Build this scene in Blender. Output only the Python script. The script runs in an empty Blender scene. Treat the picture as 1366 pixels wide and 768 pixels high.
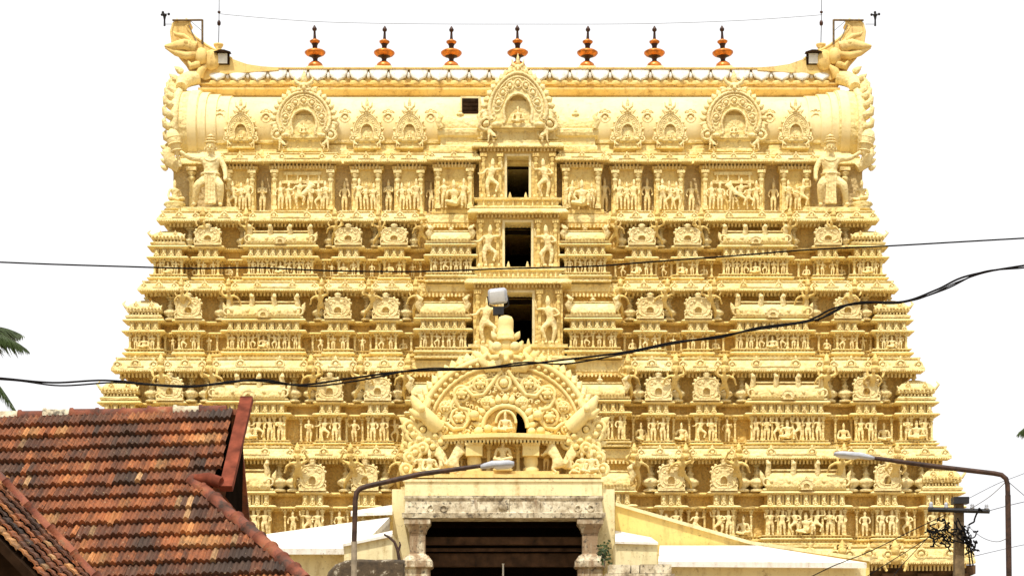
import bpy, bmesh, math, random
from mathutils import Vector, Matrix, noise as mnoise
R = math.radians
PI = math.pi
rnd = random.Random(7)
SC = bpy.context.scene
COL = SC.collection

# ------------------------------------------------------------------ camera, sky, sun, exposure
F = 2700.0                       # focal length in photo pixels (photo 1366 x 768)
CX, HY, CAMZ = 683.0, 920.0, 1.7 # image centre column, horizon row, eye height
cam_d = bpy.data.cameras.new('camera'); cam = bpy.data.objects.new('camera', cam_d); COL.objects.link(cam)
cam.location = (0, 0, CAMZ); cam.rotation_euler = (R(90), 0, 0)
cam_d.sensor_width = 36.0; cam_d.lens = 36.0 * F / 1366.0
cam_d.shift_y = (HY - 384.0) / 1366.0
cam_d.clip_start = 0.1; cam_d.clip_end = 5000
SC.camera = cam
SUN_EL, SUN_AZ = 64.0, -24.0     # azimuth measured from behind the camera, minus = from the left
W = bpy.data.worlds.new('World'); SC.world = W; W.use_nodes = True
nt = W.node_tree; nt.nodes.clear()
sky = nt.nodes.new('ShaderNodeTexSky'); sky.sky_type = 'NISHITA'; sky.sun_disc = False
sky.sun_elevation = R(SUN_EL); sky.sun_rotation = R(180 + SUN_AZ)
sky.dust_density = 4.0; sky.air_density = 1.0; sky.ozone_density = 1.0
hs = nt.nodes.new('ShaderNodeHueSaturation'); hs.inputs['Saturation'].default_value = 0.12
bg = nt.nodes.new('ShaderNodeBackground'); bg.inputs['Strength'].default_value = 0.15
wo = nt.nodes.new('ShaderNodeOutputWorld')
cl = nt.nodes.new('ShaderNodeMix'); cl.data_type = 'RGBA'      # cloud brightness added behind the tower only, shaped to cut fill on its front
tcw = nt.nodes.new('ShaderNodeTexCoord'); sxw = nt.nodes.new('ShaderNodeSeparateXYZ'); mrw = nt.nodes.new('ShaderNodeMapRange')
mrw.inputs['From Min'].default_value = 0.0; mrw.inputs['From Max'].default_value = 0.75; mrw.inputs['To Min'].default_value = 0.05; mrw.inputs['To Max'].default_value = 0.97
nt.links.new(tcw.outputs['Generated'], sxw.inputs[0]); nt.links.new(sxw.outputs['Y'], mrw.inputs['Value']); nt.links.new(mrw.outputs[0], cl.inputs[0])
cl.inputs[7].default_value = (8.0, 8.0, 8.1, 1)
nt.links.new(sky.outputs[0], hs.inputs['Color']); nt.links.new(hs.outputs[0], cl.inputs[6]); nt.links.new(cl.outputs[2], bg.inputs['Color']); nt.links.new(bg.outputs[0], wo.inputs['Surface'])
sl = bpy.data.lights.new('sun', 'SUN'); sl.energy = 5.0; sl.angle = R(1.5); sl.color = (1.0, 0.96, 0.88)
sun = bpy.data.objects.new('sun', sl); COL.objects.link(sun)
sd = Vector((math.sin(R(SUN_AZ)) * math.cos(R(SUN_EL)), -math.cos(R(SUN_AZ)) * math.cos(R(SUN_EL)), math.sin(R(SUN_EL))))
sun.rotation_euler = sd.to_track_quat('Z', 'Y').to_euler()
SC.view_settings.view_transform = 'Standard'; SC.view_settings.look = 'None'
SC.view_settings.gamma = 1.0; SC.view_settings.exposure = -0.10
SC.cycles.max_bounces = 8; SC.cycles.diffuse_bounces = 5

def at(px, py, Y):
    return Vector(((px - CX) * Y / F, Y, CAMZ + (HY - py) * Y / F))

# ------------------------------------------------------------------ materials
def new_mat(name):
    m = bpy.data.materials.new(name); m.use_nodes = True
    n = m.node_tree; n.nodes.clear()
    out = n.nodes.new('ShaderNodeOutputMaterial'); b = n.nodes.new('ShaderNodeBsdfPrincipled')
    n.links.new(b.outputs[0], out.inputs[0])
    return m, n, b
def noise(n, scale, detail=4, rough=0.55, vec=None, stretch=None):
    t = n.nodes.new('ShaderNodeTexNoise'); t.inputs['Scale'].default_value = scale
    t.inputs['Detail'].default_value = detail; t.inputs['Roughness'].default_value = rough
    if vec is None:
        g = n.nodes.new('ShaderNodeNewGeometry'); vec = g.outputs['Position']
    if stretch:
        mp = n.nodes.new('ShaderNodeMapping'); mp.inputs['Scale'].default_value = stretch
        n.links.new(vec, mp.inputs['Vector']); vec = mp.outputs[0]
    n.links.new(vec, t.inputs['Vector'])
    return t.outputs['Fac']
def ramp(n, fac, stops):
    r = n.nodes.new('ShaderNodeValToRGB'); e = r.color_ramp.elements
    while len(e) < len(stops): e.new(0.5)
    for i, (p, c) in enumerate(stops):
        e[i].position = p; e[i].color = (c[0], c[1], c[2], 1)
    n.links.new(fac, r.inputs[0]); return r.outputs[0]
def mix(n, fac, a, b, mode='MIX'):
    m = n.nodes.new('ShaderNodeMix'); m.data_type = 'RGBA'; m.blend_type = mode
    if isinstance(fac, float): m.inputs[0].default_value = fac
    else: n.links.new(fac, m.inputs[0])
    for i, v in ((6, a), (7, b)):
        if isinstance(v, tuple): m.inputs[i].default_value = (v[0], v[1], v[2], 1)
        else: n.links.new(v, m.inputs[i])
    return m.outputs[2]
def bump(n, b, h, dist, strength=1.0):
    u = n.nodes.new('ShaderNodeBump'); u.inputs['Distance'].default_value = dist; u.inputs['Strength'].default_value = strength
    n.links.new(h, u.inputs['Height']); n.links.new(u.outputs[0], b.inputs['Normal'])

def stucco(name, c1, c2, stain, amount=0.5, bscale=7.0, bdist=0.03, carve=0.0, grime=(0.16, 0.085, 0.03)):
    m, n, b = new_mat(name)
    big = noise(n, 0.55, 5)
    base = mix(n, ramp(n, big, [(0.35, (0, 0, 0)), (0.68, (1, 1, 1))]), c1, c2)
    def mul(x, y): return mix(n, 1.0, x, y, 'MULTIPLY')
    streak = ramp(n, noise(n, 1.0, 6, 0.65, stretch=(3.2, 3.2, 0.35)), [(0.47, (0, 0, 0)), (0.70, (1, 1, 1))])
    spot = ramp(n, noise(n, 5.0, 5, 0.7), [(0.38, (0, 0, 0)), (0.62, (1, 1, 1))])
    c = mix(n, mul(mul(streak, spot), (amount, amount, amount)), base, stain)
    fine = ramp(n, noise(n, 8.0, 7, 0.75), [(0.56, (0, 0, 0)), (0.66, (1, 1, 1))])
    patch = ramp(n, noise(n, 0.8, 4, 0.6), [(0.42, (0.22, 0.22, 0.22)), (0.66, (1, 1, 1))])
    g_ = amount*1.0
    c = mix(n, mul(mul(fine, patch), (g_, g_, g_)), c, grime)
    n.links.new(c, b.inputs['Base Color']); b.inputs['Roughness'].default_value = 0.85
    b.inputs['Specular IOR Level'].default_value = 0.15
    h = noise(n, bscale, 6, 0.62)
    if carve:
        vo = n.nodes.new('ShaderNodeTexVoronoi'); vo.feature = 'F1'; vo.inputs['Scale'].default_value = carve
        gg = n.nodes.new('ShaderNodeNewGeometry'); n.links.new(gg.outputs['Position'], vo.inputs['Vector'])
        ad = n.nodes.new('ShaderNodeMath'); ad.operation = 'MULTIPLY_ADD'; ad.inputs[1].default_value = -1.1
        n.links.new(vo.outputs['Distance'], ad.inputs[0]); n.links.new(h, ad.inputs[2]); h = ad.outputs[0]
    bump(n, b, h, bdist, 0.9)
    return m
def plain(name, c, rough=0.6, metal=0.0, var=0.25, scale=6.0, bd=0.004, spec=0.4):
    m, n, b = new_mat(name)
    f = noise(n, scale, 5)
    d = tuple(x * (1 - var) for x in c); l = tuple(min(1, x * (1 + var)) for x in c)
    n.links.new(ramp(n, f, [(0.3, d), (0.7, l)]), b.inputs['Base Color'])
    b.inputs['Roughness'].default_value = rough; b.inputs['Metallic'].default_value = metal
    b.inputs['Specular IOR Level'].default_value = spec
    if bd: bump(n, b, f, bd)
    return m
M = {}
M['stucco'] = stucco('cream_painted_stucco', (0.80, 0.63, 0.26), (0.83, 0.70, 0.36), (0.44, 0.25, 0.06), 0.7, 7, 0.05, 5.0)
M['statue'] = stucco('cream_painted_sculpture', (0.82, 0.66, 0.31), (0.84, 0.71, 0.38), (0.46, 0.27, 0.08), 0.7, 12, 0.03, 7.0)
M['carved'] = stucco('shade_ochre_wall', (0.70, 0.47, 0.14), (0.77, 0.56, 0.21), (0.28, 0.14, 0.03), 0.9, 9, 0.07, 6.0)  # darker ochre puts recess shade into the wall colour, against pale figures
M['ledge'] = stucco('shade_ochre_ledges', (0.74, 0.54, 0.18), (0.79, 0.61, 0.25), (0.38, 0.20, 0.05), 0.8, 7, 0.05, 5.0)  # recess ledges and atlas figures coloured darker, imitating their shade
M['tan'] = stucco('shade_tan_wall', (0.56, 0.42, 0.19), (0.64, 0.50, 0.25), (0.30, 0.18, 0.06), 0.8, 9, 0.05, 6.0)  # top storey wall: shade put into its colour for contrast with the figures
M['crest'] = stucco('yellow_painted_carving', (0.81, 0.63, 0.25), (0.84, 0.70, 0.34), (0.46, 0.26, 0.06), 0.5, 12, 0.012)
M['vault'] = stucco('smooth_vault_stucco', (0.81, 0.65, 0.31), (0.84, 0.71, 0.40), (0.55, 0.36, 0.12), 0.5, 3, 0.015)
M['ochre'] = stucco('ochre_painted_stucco', (0.76, 0.54, 0.19), (0.81, 0.62, 0.27), (0.30, 0.14, 0.03), 0.85, 5, 0.02)
M['pale'] = stucco('pale_limewash', (0.79, 0.67, 0.36), (0.82, 0.72, 0.43), (0.44, 0.30, 0.11), 0.95, 4, 0.015)
M['white'] = stucco('whitewashed_roof', (0.74, 0.71, 0.62), (0.80, 0.77, 0.70), (0.45, 0.34, 0.20), 0.8, 4, 0.01)
M['wallorange'] = stucco('ochre_wall_limewash', (0.80, 0.58, 0.18), (0.82, 0.63, 0.24), (0.38, 0.22, 0.07), 0.95, 4, 0.015)
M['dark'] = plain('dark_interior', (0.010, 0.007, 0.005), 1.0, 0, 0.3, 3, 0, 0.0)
M['wood'] = plain('dark_wood', (0.028, 0.015, 0.008), 0.9, 0, 0.5, 5, 0.004, 0.05)
M['beam'] = plain('weathered_brown_beam', (0.10, 0.055, 0.03), 0.8, 0, 0.6, 3, 0.01)
M['granite'] = plain('dark_granite', (0.10, 0.055, 0.025), 0.85, 0, 0.5, 2, 0.02)
M['copper'] = plain('aged_copper', (0.52, 0.16, 0.015), 0.38, 0.4, 0.5, 5, 0.004, 0.5)
M['darkcopper'] = plain('blackened_copper', (0.045, 0.018, 0.010), 0.5, 0.35, 0.5, 6, 0.004)
M['blackmetal'] = plain('black_metal', (0.02, 0.02, 0.022), 0.5, 0.3, 0.3, 6, 0)
M['cable'] = plain('black_cable', (0.010, 0.009, 0.009), 0.9, 0, 0.2, 3, 0, 0.05)
M['thinwire'] = plain('grey_wire', (0.12, 0.13, 0.15), 0.6, 0.2, 0.2, 3, 0)
M['rust'] = plain('rusty_paint', (0.050, 0.024, 0.014), 0.65, 0.1, 0.6, 9, 0.003)
M['greypost'] = plain('grey_painted_steel', (0.28, 0.23, 0.16), 0.6, 0.1, 0.3, 9, 0.002)
M['lampgrey'] = plain('grey_lamp_housing', (0.40, 0.42, 0.46), 0.5, 0.0, 0.15, 14, 0.002)
M['lens'] = plain('clouded_lamp_lens', (0.55, 0.56, 0.56), 0.25, 0, 0.08, 10, 0, 0.6)
M['lampwhite'] = plain('white_lamp_face', (0.75, 0.74, 0.68), 0.4, 0, 0.1, 8, 0)
M['concrete'] = plain('old_concrete', (0.16, 0.11, 0.055), 0.85, 0, 0.45, 6, 0.006)
M['redplank'] = plain('red_painted_plank', (0.17, 0.042, 0.022), 0.8, 0, 0.5, 5, 0.006, 0.1)
M['leaf'] = plain('palm_leaf', (0.035, 0.055, 0.012), 0.5, 0, 0.5, 3, 0)
M['bark'] = plain('palm_bark', (0.16, 0.12, 0.08), 0.9, 0, 0.4, 5, 0.02)
M['ground'] = stucco('sandy_ground', (0.32, 0.24, 0.14), (0.38, 0.29, 0.18), (0.18, 0.13, 0.08), 0.6, 3, 0.02)

def stained_stone(name, dark=0.5):
    m, n, b = new_mat(name)
    f1 = noise(n, 2.2, 7, 0.7); f2 = noise(n, 1.6, 6, 0.6, stretch=(2.5, 2.5, 0.6)); f3 = noise(n, 9, 4)
    c = ramp(n, f1, [(0.30, (0.06, 0.045, 0.03)), (0.43, (0.40, 0.32, 0.20)), (0.57, (0.70, 0.62, 0.44)), (0.78, (0.80, 0.74, 0.58))])
    r = ramp(n, f2, [(dark, (0, 0, 0)), (dark + 0.15, (1, 1, 1))])
    c = mix(n, r, c, (0.30, 0.20, 0.11))
    k = ramp(n, f3, [(0.54, (0, 0, 0)), (0.68, (0.85, 0.85, 0.85))])
    c = mix(n, k, c, (0.05, 0.04, 0.03))
    n.links.new(c, b.inputs['Base Color']); b.inputs['Roughness'].default_value = 0.85
    bump(n, b, f1, 0.03)
    return m
M['stone'] = stained_stone('stained_white_stone', 0.60)
M['stone2'] = stained_stone('stained_brown_stone', 0.41)
M['darkstone'] = None
def dark_stone():
    m, n, b = new_mat('blackened_weathered_stone')
    f1 = noise(n, 2.5, 7, 0.7)
    c = ramp(n, f1, [(0.35, (0.025, 0.017, 0.010)), (0.56, (0.09, 0.06, 0.03)), (0.62, (0.45, 0.40, 0.30)), (0.75, (0.62, 0.58, 0.48))])
    n.links.new(c, b.inputs['Base Color']); b.inputs['Roughness'].default_value = 0.85
    bump(n, b, f1, 0.03); return m
M['darkstone'] = dark_stone()
def tile_mat():
    m, n, b = new_mat('clay_roof_tiles')
    a = n.nodes.new('ShaderNodeAttribute'); a.attribute_name = 'tint'
    sp = noise(n, 14, 6, 0.7); big = noise(n, 1.6, 5, 0.65)
    dirt = mix(n, 1.0, ramp(n, sp, [(0.40, (0, 0, 0)), (0.70, (1, 1, 1))]), ramp(n, big, [(0.38, (0.35, 0.35, 0.35)), (0.60, (1, 1, 1))]), 'MULTIPLY')
    c = mix(n, dirt, a.outputs['Color'], (0.035, 0.020, 0.012))
    lich = ramp(n, noise(n, 22, 3, 0.5), [(0.66, (0, 0, 0)), (0.74, (0.7, 0.7, 0.7))])
    c = mix(n, lich, c, (0.50, 0.36, 0.20))
    n.links.new(c, b.inputs['Base Color']); b.inputs['Roughness'].default_value = 0.8
    bump(n, b, sp, 0.008); return m
M['tile'] = tile_mat()
def ridge_mat():
    m, n, b = new_mat('ridge_tile_clay')
    f = noise(n, 3.0, 6, 0.7); g = noise(n, 12, 5, 0.7)
    c = ramp(n, f, [(0.36, (0.05, 0.024, 0.014)), (0.48, (0.20, 0.050, 0.022)), (0.60, (0.30, 0.09, 0.034)), (0.74, (0.50, 0.33, 0.17))])
    c = mix(n, ramp(n, g, [(0.52, (0, 0, 0)), (0.7, (0.8, 0.8, 0.8))]), c, (0.05, 0.025, 0.012))
    n.links.new(c, b.inputs['Base Color']); b.inputs['Roughness'].default_value = 0.8
    bump(n, b, g, 0.01); return m
M['ridge'] = ridge_mat()

# ------------------------------------------------------------------ mesh helpers
class MB:
    def __init__(s): s.v = []; s.f = []; s.sm = []
    def add(s, vs, fs, smooth=False, mat=None):
        k = len(s.v)
        s.v += [tuple(mat @ Vector(p)) if mat else tuple(p) for p in vs]
        s.f += [tuple(i + k for i in f) for f in fs]
        s.sm += [smooth] * len(fs)
    def box(s, x0, x1, y0, y1, z0, z1, mat=None):
        s.add([(x0,y0,z0),(x1,y0,z0),(x1,y1,z0),(x0,y1,z0),(x0,y0,z1),(x1,y0,z1),(x1,y1,z1),(x0,y1,z1)],
              [(0,3,2,1),(4,5,6,7),(0,1,5,4),(1,2,6,5),(2,3,7,6),(3,0,4,7)], False, mat)
    def mould(s, prof, x0, x1, yb, back, ml=True, mr=True, cap=True):
        vs = []
        for o, z in prof:
            a = x0 - (o if ml else 0); b = x1 + (o if mr else 0)
            vs += [(a, yb + back, z), (a, yb - o, z), (b, yb - o, z), (b, yb + back, z)]
        fs = []
        for i in range(len(prof) - 1):
            k = 4 * i
            for j in range(3): fs.append((k+j, k+j+1, k+j+5, k+j+4))
            fs.append((k+3, k, k+4, k+7))
        fs.append((3, 2, 1, 0)); k = 4 * (len(prof) - 1); fs.append((k, k+1, k+2, k+3))
        s.add(vs, fs)
    def ext(s, pts, y0, y1, smooth=False, mat=None):   # outline in x,z (counter clockwise seen from -y) extruded in y
        n = len(pts)
        vs = [(p[0], y0, p[1]) for p in pts] + [(p[0], y1, p[1]) for p in pts]
        fs = [tuple(range(n)), tuple(range(2*n-1, n-1, -1))] + [(i, i+n, (i+1) % n + n, (i+1) % n) for i in range(n)]
        s.add(vs, fs, smooth, mat)
    def extx(s, pts, x0, x1, smooth=False, cap=True):  # outline in y,z extruded in x
        n = len(pts)
        vs = [(x0, p[0], p[1]) for p in pts] + [(x1, p[0], p[1]) for p in pts]
        s.add(vs, [(i, (i+1) % n, (i+1) % n + n, i + n) for i in range(n)], smooth)
        if cap: s.add(vs, [tuple(range(n-1, -1, -1)), tuple(range(n, 2*n))])
    def lathe(s, prof, c=(0,0,0), n=14, mat=None, smooth=True):
        vs = []; fs = []
        for r, z in prof:
            for i in range(n):
                a = 2*PI*i/n; vs.append((c[0] + r*math.cos(a), c[1] + r*math.sin(a), c[2] + z))
        for k in range(len(prof)-1):
            for i in range(n):
                j = (i+1) % n; fs.append((k*n+i, k*n+j, (k+1)*n+j, (k+1)*n+i))
        s.add(vs, fs, smooth, mat)
        s.add(vs[:n], [tuple(range(n-1,-1,-1))], False, mat); s.add(vs[-n:], [tuple(range(n))], False, mat)
    def ball(s, c, rx, ry, rz, nu=8, nv=5, mat=None):
        vs = [(0,0,-1)]; fs = []
        for k in range(1, nv):
            t = PI*k/nv
            for i in range(nu):
                a = 2*PI*i/nu; vs.append((math.sin(t)*math.cos(a), math.sin(t)*math.sin(a), -math.cos(t)))
        vs.append((0,0,1)); L = len(vs)-1
        for i in range(nu):
            j = (i+1) % nu
            fs.append((0, 1+j, 1+i)); fs.append((L, L-nu+i, L-nu+j))
            for k in range(nv-2): fs.append((1+k*nu+i, 1+k*nu+j, 1+(k+1)*nu+j, 1+(k+1)*nu+i))
        T = Matrix.Translation(c) @ (mat or Matrix()) @ Matrix.Diagonal((rx, ry, rz, 1))
        s.add(vs, fs, True, T)
    def tube(s, pts, r, n=6, closed=False, smooth=True):
        pts = [Vector(p) for p in pts]; m = len(pts); vs = []; fs = []
        rr = r if isinstance(r, (list, tuple)) else [r]*m
        ref = None
        for i, p in enumerate(pts):
            if closed: t = pts[(i+1) % m] - pts[i-1]
            else: t = pts[min(i+1, m-1)] - pts[max(i-1, 0)]
            t.normalize()
            if ref is None:
                ref = Vector((0,0,1)) if abs(t.z) < 0.9 else Vector((1,0,0))
                if abs(t.y) < 0.2: ref = Vector((0,1,0))
            u = (ref - t*ref.dot(t)).normalized(); w = t.cross(u); ref = u
            for k in range(n):
                a = 2*PI*k/n; vs.append(p + (u*math.cos(a) + w*math.sin(a))*rr[i])
        for i in range(m if closed else m-1):
            for k in range(n):
                l = (k+1) % n; j = (i+1) % m
                fs.append((i*n+k, i*n+l, j*n+l, j*n+k))
        s.add(vs, fs, smooth)
        if not closed:
            s.add(vs[:n], [tuple(range(n-1,-1,-1))]); s.add(vs[-n:], [tuple(range(n))])
    def ring(s, c, r, t, n=12, k=5, sx=1.0):           # torus facing -y
        s.tube([(c[0] + r*sx*math.cos(2*PI*i/n), c[1], c[2] + r*math.sin(2*PI*i/n)) for i in range(n)], t, k, True)
    def leaf(s, c, ang, L, w, t=None, mat=None):       # flame-shaped lobe in the x,z plane, pointing at ang
        T = Matrix.Translation(c) @ Matrix.Rotation(-ang + PI/2, 4, 'Y')
        t = t or w*0.5
        s.lathe([(0.0001, 0), (w*0.42, L*0.12), (w*0.5, L*0.38), (w*0.33, L*0.68), (0.0001, L)], (0,0,0), 6, T @ Matrix.Diagonal((1, t/w, 1, 1)))
    def merge(s, o, T): s.add(o.v, o.f, False, T); s.sm[-len(o.f):] = o.sm
    def mesh(s, name, mat, shift=(0,0,0)):
        me = bpy.data.meshes.new(name)
        me.from_pydata([(p[0]-shift[0], p[1]-shift[1], p[2]-shift[2]) for p in s.v], [], s.f)
        me.polygons.foreach_set('use_smooth', s.sm); me.materials.append(mat); me.update()
        return me
    def base(s):
        xs = [p[0] for p in s.v]; ys = [p[1] for p in s.v]; zs = [p[2] for p in s.v]
        return Vector(((min(xs)+max(xs))/2, (min(ys)+max(ys))/2, min(zs)))

def plate(mb, outline, holes, y0, y1):                  # flat slab in the x,z plane with real holes
    bm = bmesh.new(); ed = []
    for loop in [outline] + holes:
        vs = [bm.verts.new((p[0], 0, p[1])) for p in loop]
        ed += [bm.edges.new((vs[i], vs[(i+1) % len(vs)])) for i in range(len(vs))]
    bmesh.ops.triangle_fill(bm, use_beauty=True, use_dissolve=False, edges=ed, normal=(0,-1,0))
    bm.verts.index_update()
    co = [v.co.copy() for v in bm.verts]; tr = [tuple(v.index for v in f.verts) for f in bm.faces]; bm.free()
    mb.add([(c.x, y0, c.z) for c in co], tr); mb.add([(c.x, y1, c.z) for c in co], [t[::-1] for t in tr])
    for loop in [outline] + holes:
        n = len(loop)
        mb.add([(p[0], y0, p[1]) for p in loop] + [(p[0], y1, p[1]) for p in loop], [(i, i+n, (i+1) % n + n, (i+1) % n) for i in range(n)])

ORG = {}
def put(o, pos, parent=None):
    pos = Vector(pos); COL.objects.link(o); ORG[o.name] = pos
    if parent: o.parent = parent; o.location = pos - ORG[parent.name]
    else: o.location = pos
    return o
def thing(name, label, cat, pos, group=None):
    o = bpy.data.objects.new(name, None); o.empty_display_size = 0.3
    put(o, pos); return tag(o, label, cat, group)
def tag(o, label, cat, group=None):
    o['label'] = label; o['category'] = cat; o['kind'] = 'thing'
    if group: o['group'] = group
    return o
def part(name, mb, mat, parent=None, pos=None):         # mesh given in world coordinates unless pos says where its local origin goes
    if pos is None:
        pos = mb.base(); me = mb.mesh(name, mat, pos)
    else: me = mb.mesh(name, mat)
    return put(bpy.data.objects.new(name, me), pos, parent)
def inst(name, me, pos, parent=None, rz=0, sc=1.0):
    o = put(bpy.data.objects.new(name, me), pos, parent)
    o.rotation_euler = (0, 0, rz)
    o.scale = sc if isinstance(sc, tuple) else (sc, sc, sc)
    return o
def structure(name, mb, mat):
    o = part(name, mb, mat); o['kind'] = 'structure'; return o

def skin_mesh(name, vs, es, rad, mat, levels=1, root=0):
    me = bpy.data.meshes.new(name + '_rig'); me.from_pydata(vs, es, [])
    o = bpy.data.objects.new(name + '_rig', me); COL.objects.link(o)
    sk = o.modifiers.new('skin', 'SKIN'); sk.use_smooth_shade = True
    ss = o.modifiers.new('sub', 'SUBSURF'); ss.levels = levels; ss.render_levels = levels
    for i, d in enumerate(me.skin_vertices[0].data):
        r = rad[i]; d.radius = r if isinstance(r, tuple) else (r, r); d.use_root = (i == root)
    dg = bpy.context.evaluated_depsgraph_get(); dg.update()
    out = bpy.data.meshes.new_from_object(o.evaluated_get(dg)); out.name = name
    out.materials.clear(); out.materials.append(mat)
    out.polygons.foreach_set('use_smooth', [True]*len(out.polygons))
    bpy.data.objects.remove(o); bpy.data.meshes.remove(me)
    return out
class Rig:
    def __init__(s): s.v = []; s.e = []; s.r = []
    def p(s, co, r, link=None):
        s.v.append(co); s.r.append(r)
        if link is not None: s.e.append((link, len(s.v)-1))
        return len(s.v)-1
    def chain(s, link, pts):
        for co, r in pts: link = s.p(co, r, link)
        return link

# ------------------------------------------------------------------ sculpted figures, one unit tall, facing the camera (-y)
def figure(name, hip=0.0, la=((.17,-.01,.57),(.13,-.08,.47)), ra=((.17,-.01,.57),(.13,-.08,.47)),
           ll=((.06,-.02,.25),(.055,0,.035)), rl=((.06,-.02,.25),(.055,0,.035)), crown=1.0, fat=1.0, pel=.48, drop=0.0, levels=1, mat=None):
    g = Rig(); d = -drop
    p0 = g.p((hip, 0, pel+d), (.075*fat, .06*fat))
    w = g.p((hip*.6, 0, pel+.085+d), .056*fat, p0)
    c = g.p((hip*.1, -.012, pel+.20+d), (.082*fat, .062*fat), w)
    n = g.p((-hip*.1, 0, pel+.285+d), .032, c)
    h = g.p((-hip*.2, -.012, pel+.35+d), (.048, .052), n)
    h2 = g.p((-hip*.2, -.004, pel+.40+d), (.052, .05), h)
    g.chain(h2, [((-hip*.25, 0, pel+.445+d), .040*crown + .005), ((-hip*.3, 0, pel+.445+.075*crown+d), .016)])
    for s, (e, hd) in ((-1, la), (1, ra)):
        sh = g.p((s*.115*fat + hip*.1, 0, pel+.245+d), .036*fat, c)
        g.chain(sh, [((s*e[0], e[1], e[2]+d), .03*fat), ((s*hd[0], hd[1], hd[2]+d), .022), ((s*(hd[0]+.012), hd[1]-.02, hd[2]+.03+d), .02)])
    for s, (k, a) in ((-1, ll), (1, rl)):
        hp = g.p((s*.055*fat + hip, 0, pel-.05+d), .06*fat, p0)
        g.chain(hp, [((s*k[0]+hip*.5, k[1], k[2]), .043*fat), ((s*a[0], a[1], a[2]), .028), ((s*(a[0]+.015), a[1]-.06, max(.018, a[2]-.015)), .024)])
    return skin_mesh(name, g.v, g.e, g.r, mat or M['statue'], levels)
FIG = {
 'standing_figure': [
   figure('standing_a'),
   figure('standing_b', .02, ra=((.18,-.03,.60),(.15,-.08,.72))),
   figure('standing_c', -.02, la=((.19,-.03,.62),(.20,-.08,.76)), ra=((.18,0,.56),(.10,-.07,.50)), crown=1.15),
   figure('standing_d', .015, la=((.13,-.06,.58),(.03,-.11,.62)), ra=((.13,-.06,.58),(.03,-.11,.62)), crown=.8, fat=1.1)],
 'dancing_figure': [
   figure('dancing_a', .05, la=((.22,-.02,.70),(.24,-.05,.86)), ra=((.20,-.04,.60),(.08,-.10,.56)), ll=((.15,-.08,.30),(.04,-.03,.035)), rl=((.09,-.03,.25),(.07,0,.035))),
   figure('dancing_b', -.05, la=((.20,-.04,.60),(.30,-.08,.58)), ra=((.22,-.02,.72),(.20,-.05,.88)), ll=((.09,-.03,.25),(.07,0,.035)), rl=((.17,-.08,.32),(.08,-.06,.14)))],
 'atlas_figure': [
   figure('atlas_a', .03, la=((.24,-.03,.80),(.16,-.03,.99)), ra=((.25,-.03,.66),(.30,-.05,.50)), ll=((.17,-.06,.29),(.19,0,.035)), rl=((.10,-.05,.25),(.08,0,.035)), crown=.35, fat=1.0, mat=M['ledge']),
   figure('atlas_b', -.03, la=((.25,-.03,.66),(.30,-.05,.50)), ra=((.24,-.03,.80),(.16,-.03,.99)), ll=((.10,-.05,.25),(.08,0,.035)), rl=((.17,-.06,.29),(.19,0,.035)), crown=.35, fat=1.0, mat=M['ledge']),
   figure('atlas_c', 0, la=((.23,-.03,.60),(.13,-.07,.48)), ra=((.23,-.03,.60),(.13,-.07,.48)), ll=((.14,-.06,.27),(.13,0,.035)), rl=((.14,-.06,.27),(.13,0,.035)), crown=.35, fat=1.05, mat=M['ledge'])],
 'seated_figure': [
   figure('seated_a', 0, la=((.20,-.03,.36+.12),(.20,-.16,.35+.02)), ra=((.20,-.03,.48),(.12,-.14,.50)), ll=((.24,-.16,.12),(-.02,-.24,.06)), rl=((.24,-.16,.14),(-.02,-.20,.10)), pel=.42, drop=.28, fat=1.25, crown=1.2),
   figure('seated_b', .02, la=((.20,-.03,.48),(.22,-.12,.60)), ra=((.20,-.03,.48),(.20,-.16,.37)), ll=((.24,-.16,.12),(.0,-.24,.06)), rl=((.16,-.20,.30),(.14,-.18,.04)), pel=.42, drop=.26, fat=1.2, crown=1.1)],
}
def figs(kind): return rnd.choice(FIG[kind])

def crouch_animal(name, mat):                            # small sitting lion-like beast, one unit tall, facing +x
    g = Rig()
    b = g.p((0,0,.45), (.16,.14)); c = g.p((.16,0,.58), (.17,.15), b); n = g.p((.24,0,.74), .12, c)
    h = g.p((.32,0,.84), (.12,.12), n); g.chain(h, [((.44,0,.80), .075), ((.50,0,.78), .05)])
    g.chain(h, [((.24,0,.97), .05), ((.20,0,1.03), .02)])
    for s in (-1, 1):
        g.chain(c, [((.26,s*.10,.36), .06), ((.27,s*.10,.06), .045), ((.35,s*.10,.03), .04)])
        k = g.p((-.10,s*.12,.28), .10, b)
        g.chain(k, [((.04,s*.14,.22), .06), ((-.08,s*.13,.05), .045), ((.04,s*.13,.03), .04)])
    g.chain(b, [((-.18,0,.36), .05), ((-.28,0,.50), .035), ((-.24,0,.66), .02)])
    return skin_mesh(name, g.v, g.e, g.r, mat, 1)
LION = crouch_animal('lion', M['statue'])
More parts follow.
